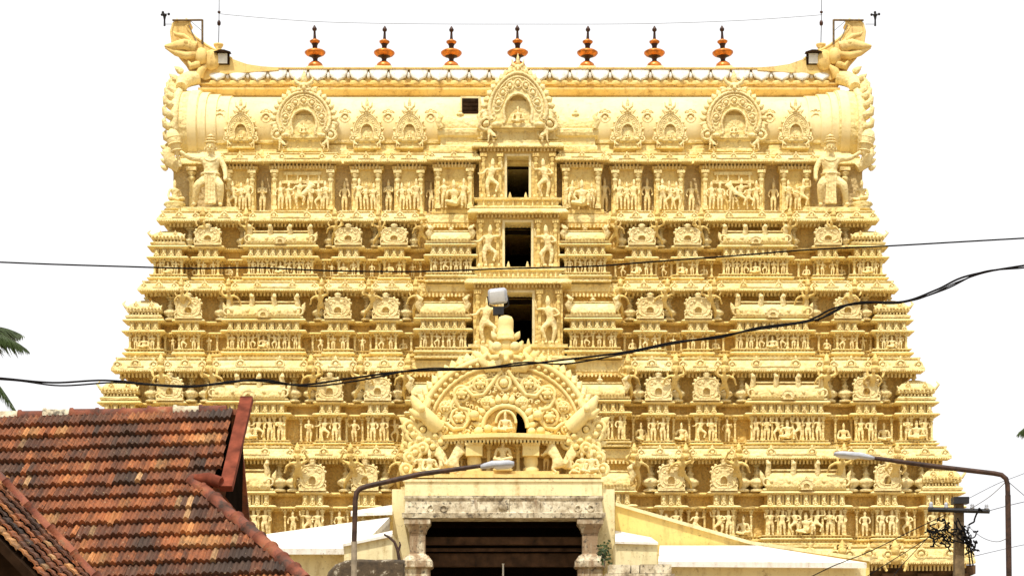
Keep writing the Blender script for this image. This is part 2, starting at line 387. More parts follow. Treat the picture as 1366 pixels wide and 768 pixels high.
def rearing_animal(name, mat):                           # rearing yali, one unit tall, chest towards +x
    g = Rig()
    b = g.p((-.10,0,.32), (.12,.11)); m = g.p((0,0,.48), (.12,.11), b); c = g.p((.09,0,.63), (.13,.12), m)
    n = g.p((.12,0,.77), .10, c); h = g.p((.19,0,.87), (.09,.09), n)
    g.chain(h, [((.29,0,.86), .065), ((.36,0,.80), .045)]); g.chain(h, [((.12,0,.98), .045), ((.06,0,1.02), .02)])
    for s in (-1, 1):
        g.chain(c, [((.24,s*.07,.62), .05), ((.34,s*.07,.52), .036), ((.39,s*.07,.55), .034)])
        k = g.p((.02,s*.10,.24), .085, b)
        g.chain(k, [((.09,s*.11,.15), .05), ((-.02,s*.11,.05), .04), ((.09,s*.11,.025), .038)])
    g.chain(b, [((-.22,0,.26), .04), ((-.30,0,.40), .03), ((-.24,0,.54), .02)])
    return skin_mesh(name, g.v, g.e, g.r, mat, 1)
YALI = rearing_animal('yali', M['statue'])

# ------------------------------------------------------------------ ornament vocabulary
def arch_outline(w, h, n=20, neck=0.80, z0=0.0):         # horseshoe outline, counter clockwise seen from -y
    pts = [(-w*.5*neck, z0), (w*.5*neck, z0)]
    a0 = -0.62
    cz = z0 + h*.45; rz = h*.55
    for i in range(n+1):
        a = a0 + (PI - 2*a0)*i/n
        x = w*.5*math.cos(a); z = cz + rz*math.sin(a)
        if z > z0 + h*.06: pts.append((x, z))
    return pts
def scaled(pts, k, cz): return [(p[0]*k, cz + (p[1]-cz)*k) for p in pts]
def face_crest(mb, c, s):                                # lion-face crown piece on top of an arch
    x, y, z = c
    mb.ball((x, y, z + s*.30), s*.34, s*.26, s*.32)
    for d in (-1, 1):
        mb.ball((x + d*s*.15, y - s*.20, z + s*.40), s*.10, s*.09, s*.10, 6, 4)
        mb.ball((x + d*s*.22, y - s*.16, z + s*.16), s*.13, s*.12, s*.10, 6, 4)
        mb.tube([(x + d*s*.22, y, z + s*.48), (x + d*s*.46, y - s*.04, z + s*.60), (x + d*s*.56, y - s*.04, z + s*.88)], [s*.13, s*.11, s*.03], 6)
        mb.leaf((x + d*s*.34, y, z + s*.16), (PI*.5 - d*1.15), s*.50, s*.28)
    mb.ball((x, y - s*.25, z + s*.24), s*.09, s*.10, s*.12, 6, 4)
    mb.leaf((x, y, z + s*.50), PI/2, s*.72, s*.36)
def kudu(w, h, d=0.25, lobes=12, rosettes=5, crest=0.3, foot=True, hole=None):
    """arched ornament: ring plate round a sunken niche, flame rim, roundels, lion-face crest"""
    ring_, orn = MB(), MB()
    out = arch_outline(w*.86, h*.80)
    inn = arch_outline(w*.36, h*.42, 12, .9, h*.06)
    plate(ring_, out, [inn] if not hole else [inn, hole], -d, 0)
    plate(ring_, scaled(inn, 1.1, h*.25), [], -d*.25, -d*.02)
    cz = h*.80*.45
    for k, t in ((.97, .030), (.84, .018)):
        q = [(p[0]*k, -d, cz + (p[1]-cz)*k) for p in out[2:]]
        orn.tube(q, w*t, 5)
    orn.tube([(p[0]*1.12, -d, p[1]*1.02) for p in inn[1:]] + [(inn[0][0]*1.12, -d, inn[0][1]*1.02)], w*.022, 5)
    for i in range(lobes):
        a = -0.45 + (PI + 0.9)*i/(lobes-1)
        if crest and abs(a - PI/2) < 0.16: continue
        x = w*.43*math.cos(a); z = h*.36 + h*.44*math.sin(a)
        orn.leaf((x, -d*.5, z), a + 0.25*math.cos(a), w*.13, w*.115, d*.7)
    for i in range(rosettes):
        a = 0.05 + (PI - 0.1)*(i/(rosettes-1) if rosettes > 1 else .5)
        x = w*.29*math.cos(a); z = h*.34 + h*.29*math.sin(a)
        orn.ring((x, -d, z), w*.065, w*.020, 10, 4); orn.ball((x, -d, z), w*.040, w*.045, w*.040, 6, 4)
    if foot:
        for s in (-1, 1):
            orn.ring((s*w*.40, -d*.8, h*.06), w*.085, w*.03, 10, 5); orn.ball((s*w*.40, -d*.8, h*.06), w*.05, d*.4, w*.05, 6, 4)
            orn.ball((s*w*.27, -d, h*.04), w*.07, d*.4, h*.045, 6, 4)
    if crest: face_crest(orn, (0, -d*.6, h*.76), h*crest*.8)
    return ring_, orn

def medallion(w, h, d=0.22):
    """squarish cushion-shaped medallion with a small arched niche, beaded edge and a bud on top"""
    a_, o_ = MB(), MB(); out = []
    for i in range(28):
        q = 2*PI*i/28 - PI/2; cs, sn = math.cos(q), math.sin(q)
        out.append((w*.47*math.copysign(abs(cs)**.55, cs)*(1 - .10*(sn < 0)*abs(sn)), h*.42 + h*.36*math.copysign(abs(sn)**.62, sn)))
    nh = arch_outline(w*.26, h*.28, 10, .9, h*.14)
    plate(a_, out, [nh], -d, 0); plate(a_, scaled(nh, 1.1, h*.26), [], -d*.2, -.01)
    a_.box(-w*.5, w*.5, -d*1.1, .1, 0, h*.08); a_.box(-w*.40, w*.40, -d*.9, .1, h*.07, h*.12)
    o_.tube([(p[0]*.95, -d, h*.42 + (p[1] - h*.42)*.95) for p in out], w*.028, 5, True)
    o_.tube([(p[0]*.70, -d, h*.44 + (p[1] - h*.42)*.72) for p in out], w*.020, 5, True)
    for i in range(0, 28, 2):
        p = out[i]; o_.ball((p[0]*1.03, -d*.6, h*.42 + (p[1] - h*.42)*1.03), w*.06, d*.4, w*.06, 6, 4)
    o_.tube([(p[0]*1.25, -d, h*.24 + (p[1] - h*.24)*1.15) for p in nh[1:]], w*.03, 5)
    for sg in (-1, 1):
        o_.ring((sg*w*.27, -d, h*.60), w*.075, w*.025, 9, 4); o_.leaf((sg*w*.10, -d, h*.56), PI/2 - sg*.5, h*.20, w*.12)
        o_.ring((sg*w*.42, -d*.9, h*.14), w*.08, w*.03, 9, 4)
    o_.lathe([(w*.10, h*.74), (w*.19, h*.79), (w*.09, h*.83), (w*.15, h*.89), (w*.13, h*.94), (.001, h*1.04)], (0, -d*.4, 0), 9)
    return a_, o_
def pot_finial(mb, c, s, n=8):
    mb.lathe([(s*.30, 0), (s*.34, s*.08), (s*.16, s*.16), (s*.40, s*.34), (s*.42, s*.46), (s*.18, s*.62), (s*.12, s*.70), (s*.20, s*.76), (s*.06, s*.9), (.001, s*1.08)], c, n)
def pilaster(mb, x, y, z0, z1, w, cap=True):             # square shaft, base block, round cushion and abacus
    h = z1 - z0
    mb.box(x-w*.8, x+w*.8, y-w*.8, y+w*.9, z0, z0+h*.10)
    mb.box(x-w*.5, x+w*.5, y-w*.5, y+w*.9, z0+h*.10, z0+h*.70)
    mb.box(x-w*.56, x+w*.56, y-w*.56, y+w*.9, z0+h*.36, z0+h*.44)
    mb.lathe([(w*.5, h*.68), (w*.85, h*.74), (w*.85, h*.78), (w*.45, h*.82), (w*1.1, h*.88), (w*1.1, h*.90), (w*.6, h*.93)], (x, y, z0), 10)
    mb.box(x-w*1.15, x+w*1.15, y-w*1.15, y+w*.9, z0+h*.925, z1)

# ------------------------------------------------------------------ ground
g = MB(); g.box(-600, 600, -150, 1500, -0.5, 0.0); structure('ground', g, M['ground'])

# ------------------------------------------------------------------ the temple tower
XC = 8 * 91.0 / F
tower = thing('temple_tower', 'tall cream-yellow temple gateway tower covered with carved figures, seven copper finials on top', 'tower', (XC, 97, 0))
YT = {1: 93.6, 2: 92.7, 3: 91.8, 4: 90.9, 5: 90.0}
class Tier: pass
T = {}
def mk(k, top, l1, l2, fb, bot, cor, wall, door, kuta, pan, sala, block, dbay, atl):
    t = Tier(); t.k = k; t.Y = YT[k]; t.s = (t.Y - .45)/F
    z = lambda py: CAMZ + (HY - py)*t.s
    t.z = z; t.top, t.l1, t.l2, t.fb, t.bot, t.cor = z(top), z(l1), z(l2), z(fb), z(bot), z(cor)
    t.wall = wall*t.s; t.door = door; t.kuta = kuta; t.pan = pan; t.sala = sala; t.block = block; t.dbay = dbay; t.atl = atl
    T[k] = t
#      k  top  l1   l2   figb bot  cornice bottom     wall  door(px half, top, bottom)
mk(2, 302, 330, 345, 367, 380, 394, 468, (17.5, 300, 360), (454, 496), (413, 226, 165), (272, 360), (61, 117), 56, (128, 186, 244, 362, 420))
mk(3, 394, 428, 443, 466, 481, 500, 500, (19, 393, 462), (485, 529), (439, 240, 176), (289, 388), (68, 131), 60, (135, 197, 259, 382, 444))
mk(4, 500, 537, 553, 588, 598, 615, 532, (20.5, 500, 584), (516, 563), (464, 251, 187), (309, 408), (74, 143), 66, (145, 208, 273, 407, 471))
mk(5, 615, 657, 676, 714, 727, 752, 566, (0, 0, 0), (549, 598), (492, 274, 204), (329, 437), (80, 150), 72, (153, 221, 291, 430, 500))

def cornice_profile(z0, z1, out):                        # drooping eave: lip below, bulging face, fillet above
    h = z1 - z0
    return [(0, z0 - h*.10), (out*.55, z0 + h*.02), (out*.94, z0), (out, z0 + h*.05), (out*.97, z0 + h*.24), (out*.84, z0 + h*.42), (out*.70, z0 + h*.66), (out*.52, z0 + h*.80), (out*.50, z0 + h*.88), (out*.62, z0 + h*.90), (out*.62, z1), (0, z1 + .01)]
def dentils(mb, x0, x1, y, z0, h, w, gap, d):
    n = max(1, int((x1-x0)/(w+gap))); st = (x1-x0)/n
    for i in range(n):
        a = x0 + st*(i+.5); mb.box(a-w/2, a+w/2, y-d, y+.05, z0, z0+h)
def small_kudu(mb, x, y, z, s):                          # tiny horseshoe bud on a cornice
    mb.ring((x, y, z + s*.42), s*.36, s*.12, 9, 4); mb.ball((x, y, z + s*.40), s*.24, s*.16, s*.24, 6, 4); mb.leaf((x, y, z + s*.74), PI/2, s*.5, s*.3)
def cornice_seg(w, z0, z1, out, buds=1, dn=True):        # local: x centred, y=0 at wall face
    mb = MB(); h = z1 - z0
    mb.mould(cornice_profile(z0, z1, out), -w/2, w/2, 0, .45)
    mb.box(-w*.30, w*.30, -out*.90-.05, -out*.5, z0 + h*.30, z0 + h*.38)
    if dn: dentils(mb, -w/2 + .02, w/2 - .02, -out*.16, z0 - h*.36, h*.30, .075, .085, out*.22)
    dentils(mb, -w/2 - out*.9, w/2 + out*.9, -out*.98, z0 - .015, h*.09, .05, .05, .03)
    for i in range(buds):
        x = (i + .5)/buds*w - w/2
        small_kudu(mb, x, -out*.86, z0 + h*.16, h*.78)
    for s in (-1, 1): small_kudu(mb, s*(w/2 + out*.40), -out*.86, z0 + h*.16, h*.66)
    return mb

def trims(t, dz=0.0, k=1.0):
    """profiles of the base moulding and the two ledges of a storey"""
    zb, zf, z2, z1 = t.bot + dz, t.fb + dz, t.l2 + dz, t.l1 + dz
    hb = zf - zb
    return [[(-.3, zb), (.05*k, zb + .001), (.22*k, zb + .01), (.22*k, zb + hb*.20), (.10*k, zb + hb*.24), (.10*k, zb + hb*.42), (.24*k, zb + hb*.50), (.26*k, zb + hb*.60), (.20*k, zb + hb*.70), (.03*k, zb + hb*.74), (.03*k, zb + hb*.90), (.17*k, zb + hb*.93), (.17*k, zf), (-.3, zf + .01)],
            [(-.3, z2 - .16), (.02*k, z2 - .15), (.08*k, z2 - .07), (.25*k, z2 - .05), (.28*k, z2 - .01), (.20*k, z2 + .05), (.02*k, z2 + .08), (-.3, z2 + .09)],
            [(-.3, z1 - .12), (.02*k, z1 - .11), (.22*k, z1 - .06), (.25*k, z1 - .02), (.18*k, z1 + .04), (.06*k, z1 + .07), (-.3, z1 + .08)]]
def trim_rows(mb, t, x0, x1, y, dz):                     # bead rows cut into the base moulding and under the ledges
    hb = t.fb - t.bot
    dentils(mb, x0, x1, y - .02, t.bot + hb*.25 + dz, hb*.16, .10, .08, .14)
    dentils(mb, x0, x1, y + .02, t.bot + hb*.75 + dz, hb*.14, .07, .08, .13)
    dentils(mb, x0, x1, y - .10, t.l2 - .115 + dz, .06, .06, .07, .08)
    dentils(mb, x0, x1, y - .08, t.l1 - .105 + dz, .05, .05, .07, .08)
    dentils(mb, x0 - .1, x1 + .1, y - .20, t.bot + hb*.06 + dz, hb*.08, .05, .09, .05)
def bust(h):
    m = MB(); m.lathe([(h*.16, 0), (h*.30, h*.10), (h*.34, h*.26), (h*.20, h*.40), (h*.16, h*.48)], (0, 0, 0), 9)
    m.ball((0, -h*.06, h*.62), h*.21, h*.22, h*.24)
    m.lathe([(h*.20, h*.74), (h*.23, h*.80), (h*.13, h*.90), (h*.10, h*1.02), (.001, h*1.16)], (0, 0, 0), 9)
    for q in (-1, 1): m.tube([(q*h*.30, 0, h*.26), (q*h*.48, -h*.05, h*.18), (q*h*.50, -h*.10, -h*.12), (q*h*.40, -h*.16, -h*.32)], [h*.12, h*.11, h*.09, h*.06], 6)
    for q in (-1, 1): m.ball((q*h*.20, h*.02, h*.56), h*.07, h*.07, h*.12, 6, 4)
    return m
def storey(t, w, dz, npil=2, knobs=2):
    wl_, mb = MB(), MB()
    wl_.box(-w/2 + .03, w/2 - .03, .16, .95, t.bot + .03, t.l1 + .05 + dz)
    for p in trims(t, dz): mb.mould(p, -w/2, w/2, 0, .94)
    trim_rows(mb, t, -w/2, w/2, 0, dz)
    for i in range(npil):
        x = -w/2 + .07 + (w - .14)*(i/(npil-1) if npil > 1 else .5)
        pilaster(mb, x, -.03, t.fb + dz + .012, t.l2 - .125 + dz, .085)
    for i in range(knobs):
        x = ((i + .5)/knobs - .5)*w
        mb.box(x - .10, x + .10, -.10, .20, t.l2 + .095 + dz, t.l1 - .11 + dz); mb.ball((x, -.11, (t.l1 + t.l2)/2 + dz), .08, .07, .12, 6, 4)
        small_kudu(mb, x, -.22, t.l2 - .04 + dz, .27)
        if i: mb.box(x - w/knobs/2 - .05, x - w/knobs/2 + .05, .0, .20, t.l2 + .095 + dz, t.l1 - .11 + dz)
    return wl_, mb

def frieze(t, parent, x, y, xs, kinds):
    hh = t.l2 - t.fb - .10
    for i, fx in enumerate(xs):
        kd = kinds[i % len(kinds)]
        me = figs(kd); s = hh*(1.02 if kd != 'seated_figure' else 1.25)
        inst(kd, me, (x + fx, y - .06, t.fb + .012), parent, rnd.uniform(-.25, .25), (s*1.28, s*1.0, s))

def build_tier(t):
    k = t.k; s = t.s; Y = t.Y
    # wall of the tier, split round the doorway so the opening is real; its top zone lies back in the shade of the cornice
    dh = t.door[0]*s
    prof = [(-.16, t.bot - .02), (-.16, t.l1 + .05), (-.26, t.l1 + .051), (-.26, t.top + .05), (.02, t.top + .06), (.02, t.top + .30)]
    w = MB()
    if dh:
        w.mould(prof, XC - t.wall, XC - dh - .10, Y, 13 - 1.1*(5 - k)*0, True, False)
        w.mould(prof, XC + dh + .10, XC + t.wall, Y, 13, False, True)
        zt = t.z(t.door[1]); zb_ = t.z(t.door[2])
        w.box(XC - dh - .2, XC + dh + .2, Y + .05, Y + 12.9, zt, t.top + .5); w.box(XC - dh - .2, XC + dh + .2, Y + .05, Y + 12.9, t.bot + .02, zb_)
    else: w.mould(prof, XC - t.wall, XC + t.wall, Y, 13)
    for sg in (-1, 1):
        tr = MB(); x0, x1 = sorted((XC + sg*t.wall, XC + sg*(dh + .6)))
        for p in trims(t, -.007, .8): tr.mould(p, x0, x1, Y, 12.9, sg < 0, sg > 0)
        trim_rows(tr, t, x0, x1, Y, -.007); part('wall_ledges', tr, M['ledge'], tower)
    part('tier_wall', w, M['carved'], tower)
    # cornice over the lower tier: long shallow run plus one block over each bay
    cor = MB(); zc0, zc1 = t.cor, t.bot
    half = {2: 509, 3: 544, 4: 579, 5: 614}[k]*s
    YC = Y - .9 if k < 5 else Y - .35
    cor.mould(cornice_profile(zc0 + .09, zc1 - .05, .06), XC - half + .42, XC + half - .42, YC + .02, 12)
    dentils(cor, XC - half + .5, XC + half - .5, YC - .02, zc0 - .16, .15, .08, .09, .10)
    part('cornice', cor, M['stucco'], tower)
    nxt = T.get(k+1)
    edges = [a*s for a in (nxt.atl if nxt else t.atl)]
    spans = [(edges[0], edges[1]), (edges[1], edges[2]), (edges[2], edges[3]), (edges[3], edges[4]), (edges[4], half - .42 + .2)]
    for a, b in spans:
        gap = .25 + .02; w_ = b - a - 2*gap
        seg = cornice_seg(w_ - .48, zc0, zc1, .48, 2 if w_ > 2 else 1)
        me = seg.mesh('cornice_block', M['stucco'])
        for sg in (-1, 1): inst('cornice_block', me, (XC + sg*(a + b)/2, YC - .22, 0), tower)
    bm2 = bust((zc1 - zc0)*1.15).mesh('cornice_bust', M['ledge'])
    for a in edges:
        for sg in (-1, 1): inst('cornice_bust', bm2, (XC + sg*a, YC - .58, zc0 - .04), tower, rnd.uniform(-.2, .2))
    # shrines
    def shrine(name, off, w, proj, npil, knobs, xs, kinds, roof):
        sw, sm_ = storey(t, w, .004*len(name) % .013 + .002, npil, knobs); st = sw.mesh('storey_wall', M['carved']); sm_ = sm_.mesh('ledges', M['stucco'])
        rm = [(n_, mb.mesh(n_, mt)) for n_, mb, mt in roof]
        for sg in (-1, 1):
            x = XC + sg*off
            r = thing_part(name, (x, Y - proj, t.bot))
            inst('storey_wall', st, (x, Y - proj, 0), r); inst('ledges', sm_, (x, Y - proj, 0), r)
            for n_, me in rm: inst(n_, me, (x, Y - proj, 0), r, 0, (sg, 1, 1) if n_ == 'corner_horn' else 1.0)
            frieze(t, r, x, Y - proj, xs, kinds)
    def thing_part(name, pos):
        o = bpy.data.objects.new(name, None); o.empty_display_size = .2
        return put(o, pos, tower)
    zt = t.top; z1 = t.l1 + .075; hz = zt - z1
    # narrow shrines with a round medallion
    pw = 30*s
    for off in t.pan:
        ring_, orn = medallion(pw*1.20, hz*1.12)
        for mb in (ring_, orn): mb.v = [(p[0], p[1] - .05, p[2] + z1) for p in mb.v]
        bk = MB(); bk.box(-pw*.38, pw*.38, -.04, .75, z1 - .02, z1 + hz*.60)
        bk.box(-pw*.47, pw*.47, -.14, .3, z1 + .001, z1 + hz*.07)
        ring_.merge(bk, Matrix())
        shrine('niche_shrine', off*s, pw, .40, 2, 3, (-pw*.22, pw*.22), [rnd.choice(['standing_figure', 'dancing_figure', 'seated_figure']), 'standing_figure'],
               [('medallion', ring_, M['statue']), ('medallion_rim', orn, M['statue'])])
    # wide shrine with a barrel roof
    a, b = t.sala[0]*s, t.sala[1]*s; w = b - a
    rf = MB(); rad = hz*.40
    pr = [(.62 + 0*rad, z1 - .01)] + [(.20 - math.cos(q)*.42, z1 + hz*.18 + math.sin(q)*hz*.50) for q in [(-.35 + i*(PI*.5 + .35)/7) for i in range(8)]] + [(.62, z1 + hz*.68)]
    rf.extx([(p[0], p[1]) for p in pr][::-1], -w/2 + .04, w/2 - .04, True)
    rf.mould([(.0, z1 + .002), (.16, z1 + .01), (.16, z1 + hz*.07), (.02, z1 + hz*.09)], -w/2 + .05, w/2 - .05, -.02, .6)
    rf.box(-w/2 + .1, w/2 - .1, -.08, .55, z1 + hz*.665, z1 + hz*.72)
    dentils(rf, -w/2 + .05, w/2 - .05, -.21, z1 + hz*.13, hz*.05, .07, .07, .05)
    for i in range(5):
        x = (i/4 - .5)*(w - .5); rf.ball((x, -.20, z1 + hz*.30), .10, .07, .10, 6, 4)
    fins, ends = [], []; orn = MB()
    for i, fx in enumerate((-.47, -.16, .14, .45)):
        x = fx*w; fin = MB(); fins.append(fin)
        fin.tube([(x, -.02, z1 + hz*.50), (x + .02, -.06, z1 + hz*.70), (x - .03*(1 if fx > 0 else -1), -.12, z1 + hz*.86), (x + .05*(1 if fx > 0 else -1), -.16, z1 + hz*1.02)], [.13, .12, .11, .06], 7)
        fin.ball((x + .03, -.18, z1 + hz*.90), .10, .10, .10, 7, 5)
    for sgn in (-1, 1):
        en = MB(); ends.append(en); en.leaf((sgn*w*.5, .1, z1 + hz*.25), PI/2 - sgn*.35, hz*.5, .26); en.ring((sgn*(w*.5 - .05), -.16, z1 + hz*.28), .16, .05, 10, 5)
    rg, ro = kudu(w*.20, hz*.44, .10, 8, 0, .3, False)
    for mb in (rg, ro): orn.merge(mb, Matrix.Translation((0, -.20, z1 + hz*.02)))
    shrine('barrel_shrine', (a + b)/2, w, .60, 8, 9, [(i/6 - .5)*(w - .5) for i in range(7)], ['standing_figure', 'standing_figure', 'dancing_figure', 'seated_figure', 'dancing_figure', 'standing_figure', 'standing_figure'],
           [('barrel_roof', rf, M['stucco']), ] + [('roof_finial', o_, M['statue']) for o_ in fins] + [('end_scroll', o_, M['statue']) for o_ in ends] + [('roof_medallion', orn, M['statue'])])
    # corner shrine with a stepped dome
    a, b = (t.kuta[0] - 8)*s, (t.kuta[1] - 10)*s; w = b - a
    rf = MB()
    rf.mould([(.0, z1 + .002), (.18, z1 + .02), (.20, z1 + hz*.10), (.10, z1 + hz*.16), (-.04, z1 + hz*.17), (-.04, z1 + hz*.25), (.14, z1 + hz*.29), (.16, z1 + hz*.38), (.10, z1 + hz*.52), (-.02, z1 + hz*.64), (-w*.16, z1 + hz*.76), (-w*.30, z1 + hz*.84), (-w*.40, z1 + hz*.87)], -w/2 + .08, w/2 - .08, 0, w)
    dentils(rf, -w/2, w/2, -.04, z1 + hz*.175, hz*.07, .07, .07, .10)
    pot_finial(rf, (0, w*.4, z1 + hz*.84), hz*.30)
    dentils(rf, -w/2 - .05, w/2 + .05, -.20, z1 + hz*.40, hz*.06, .08, .07, .06)
    for x in (-.25, .25): small_kudu(rf, x*w, -.10, z1 + hz*.46, hz*.24)
    for x in (-.33, 0, .33): small_kudu(rf, x*w, -.16, z1 + hz*.26, hz*.20)
    hn, hn2 = MB(), MB()
    hn.tube([(w*.40, -.05, z1 + hz*.38), (w*.56, -.08, z1 + hz*.46), (w*.66, -.08, z1 + hz*.62), (w*.58, -.08, z1 + hz*.74)], [.10, .09, .06, .02], 6)
    hn2.tube([(-w*.40, -.05, z1 + hz*.38), (-w*.52, -.08, z1 + hz*.44), (-w*.58, -.08, z1 + hz*.56)], [.09, .07, .02], 6)
    shrine('corner_shrine', (a + b)/2, w, .55, 4, 4, (-w*.26, .0, w*.26), ['standing_figure', 'seated_figure', 'standing_figure'],
           [('dome', rf, M['stucco']), ('corner_horn', hn, M['statue']), ('corner_horn', hn2, M['statue'])])
    # block beside the doorway: a longer shrine with a smooth roof and a curled beast at either end
    a, b = t.block[0]*s, t.block[1]*s; w = b - a
    rf = MB()
    pr = [(.9, z1 - .01)] + [(.22 - math.cos(q)*.46, z1 + hz*.20 + math.sin(q)*hz*.42) for q in [(-.4 + i*(PI*.5 + .4)/7) for i in range(8)]] + [(.9, z1 + hz*.62)]
    rf.extx(pr[::-1], -w/2 + .06, w/2 - .06, True)
    rf.mould([(.0, z1 + .002), (.20, z1 + .01), (.22, z1 + hz*.09), (.05, z1 + hz*.11)], -w/2 + .04, w/2 - .04, -.02, .8)
    rf.box(-w/2 + .15, w/2 - .15, -.02, .8, z1 + hz*.60, z1 + hz*.66)
    dentils(rf, -w/2 + .05, w/2 - .05, -.255, z1 + hz*.15, hz*.05, .07, .07, .05)
    ends = []; orn = MB()
    for sgn in (-1, 1):
        en = MB(); ends.append(en)
        en.tube([(sgn*w*.46, -.05, z1 + hz*.30), (sgn*w*.53, -.15, z1 + hz*.52), (sgn*w*.46, -.15, z1 + hz*.74), (sgn*w*.56, -.16, z1 + hz*.90)], [.16, .15, .12, .05], 7)
        en.ball((sgn*w*.48, -.20, z1 + hz*.72), .11, .13, .13, 7, 5)
    pot_finial(orn, (0, .05, z1 + hz*.62), hz*.3)
    shrine('gallery_shrine', (a + b)/2, w, .95, 5, 6, [(i/3 - .5)*(w - .5) for i in range(4)], ['standing_figure', 'dancing_figure', 'standing_figure', 'standing_figure'],
           [('barrel_roof', rf, M['stucco']), ('pot_finial', orn, M['statue'])] + [('roof_beast', o_, M['statue']) for o_ in ends])
    # recess walls: pilasters behind, atlas figures holding the cornice, small frieze figures
    for i, a in enumerate(t.atl):
        for sg in (-1, 1):
            h = (t.top - t.l1)*1.46
            me = FIG['atlas_figure'][2 if i == 4 else (0 if (i + (sg > 0)) % 2 else 1)]
            o = inst('atlas_figure', me, (XC + sg*a*s, Y - .12, t.l1 + .06), tower, rnd.uniform(-.2, .2), (h*1.0, h, h)); o.rotation_euler[0] = R(34)
    pcs = []
    for o in t.pan: pcs += [o - 26, o + 26]
    pcs += [t.sala[0] - 9, t.sala[1] + 9, t.kuta[0] - 8]
    pm = MB(); pilaster(pm, 0, 0, t.l1 + .08, t.top + .02, .17); pme = pm.mesh('pilaster', M['stucco'])
    pot = MB(); pot_finial(pot, (0, 0, 0), hz*.78); potme = pot.mesh('pot_finial', M['statue'])
    used = []
    for c in sorted(pcs):
        if any(abs(c - u) < 20 for u in used): continue
        used.append(c)
        for sg in (-1, 1):
            inst('pilaster', pme, (XC + sg*c*s, Y + .12, 0), tower)
            inst('pot_finial', potme, (XC + sg*c*s, Y - .12, t.l1 + .07), tower)
    mid = [(t.pan[0] + t.sala[1])/2, (t.pan[1] + t.sala[0])/2, (t.pan[1] + t.pan[2])/2, (t.pan[2] + t.block[1])/2 , (t.pan[0] + t.kuta[0])/2]
    for m_ in mid:
        for sg in (-1, 1):
            for q in (-.36, .36):
                pl = MB(); pilaster(pl, XC + sg*m_*s + q, Y - .03, t.fb + .01, t.l2 - .11, .08); part('wall_pilaster', pl, M['stucco'], tower)
            hh = t.l2 - t.fb - .12; kd = rnd.choice(['standing_figure', 'dancing_figure', 'seated_figure'])
            inst(kd, figs(kd), (XC + sg*m_*s, Y - .10, t.fb + .01), tower, rnd.uniform(-.3, .3), (hh*1.25, hh, hh*(1.0 if kd != 'seated_figure' else 1.2)))
    # doorway bay
    if dh: doorway(t, t.dbay*s, dh, t.z(t.door[1]), t.z(t.door[2]), t.bot, Y - .95, Y, .35)
    else:
        d = MB(); d.mould([(.05, t.cor + .3), (.0, t.bot), (0, t.top)], XC - t.dbay*s, XC + t.dbay*s, Y - .9, 1.2); part('door_bay', d, M['carved'], tower)

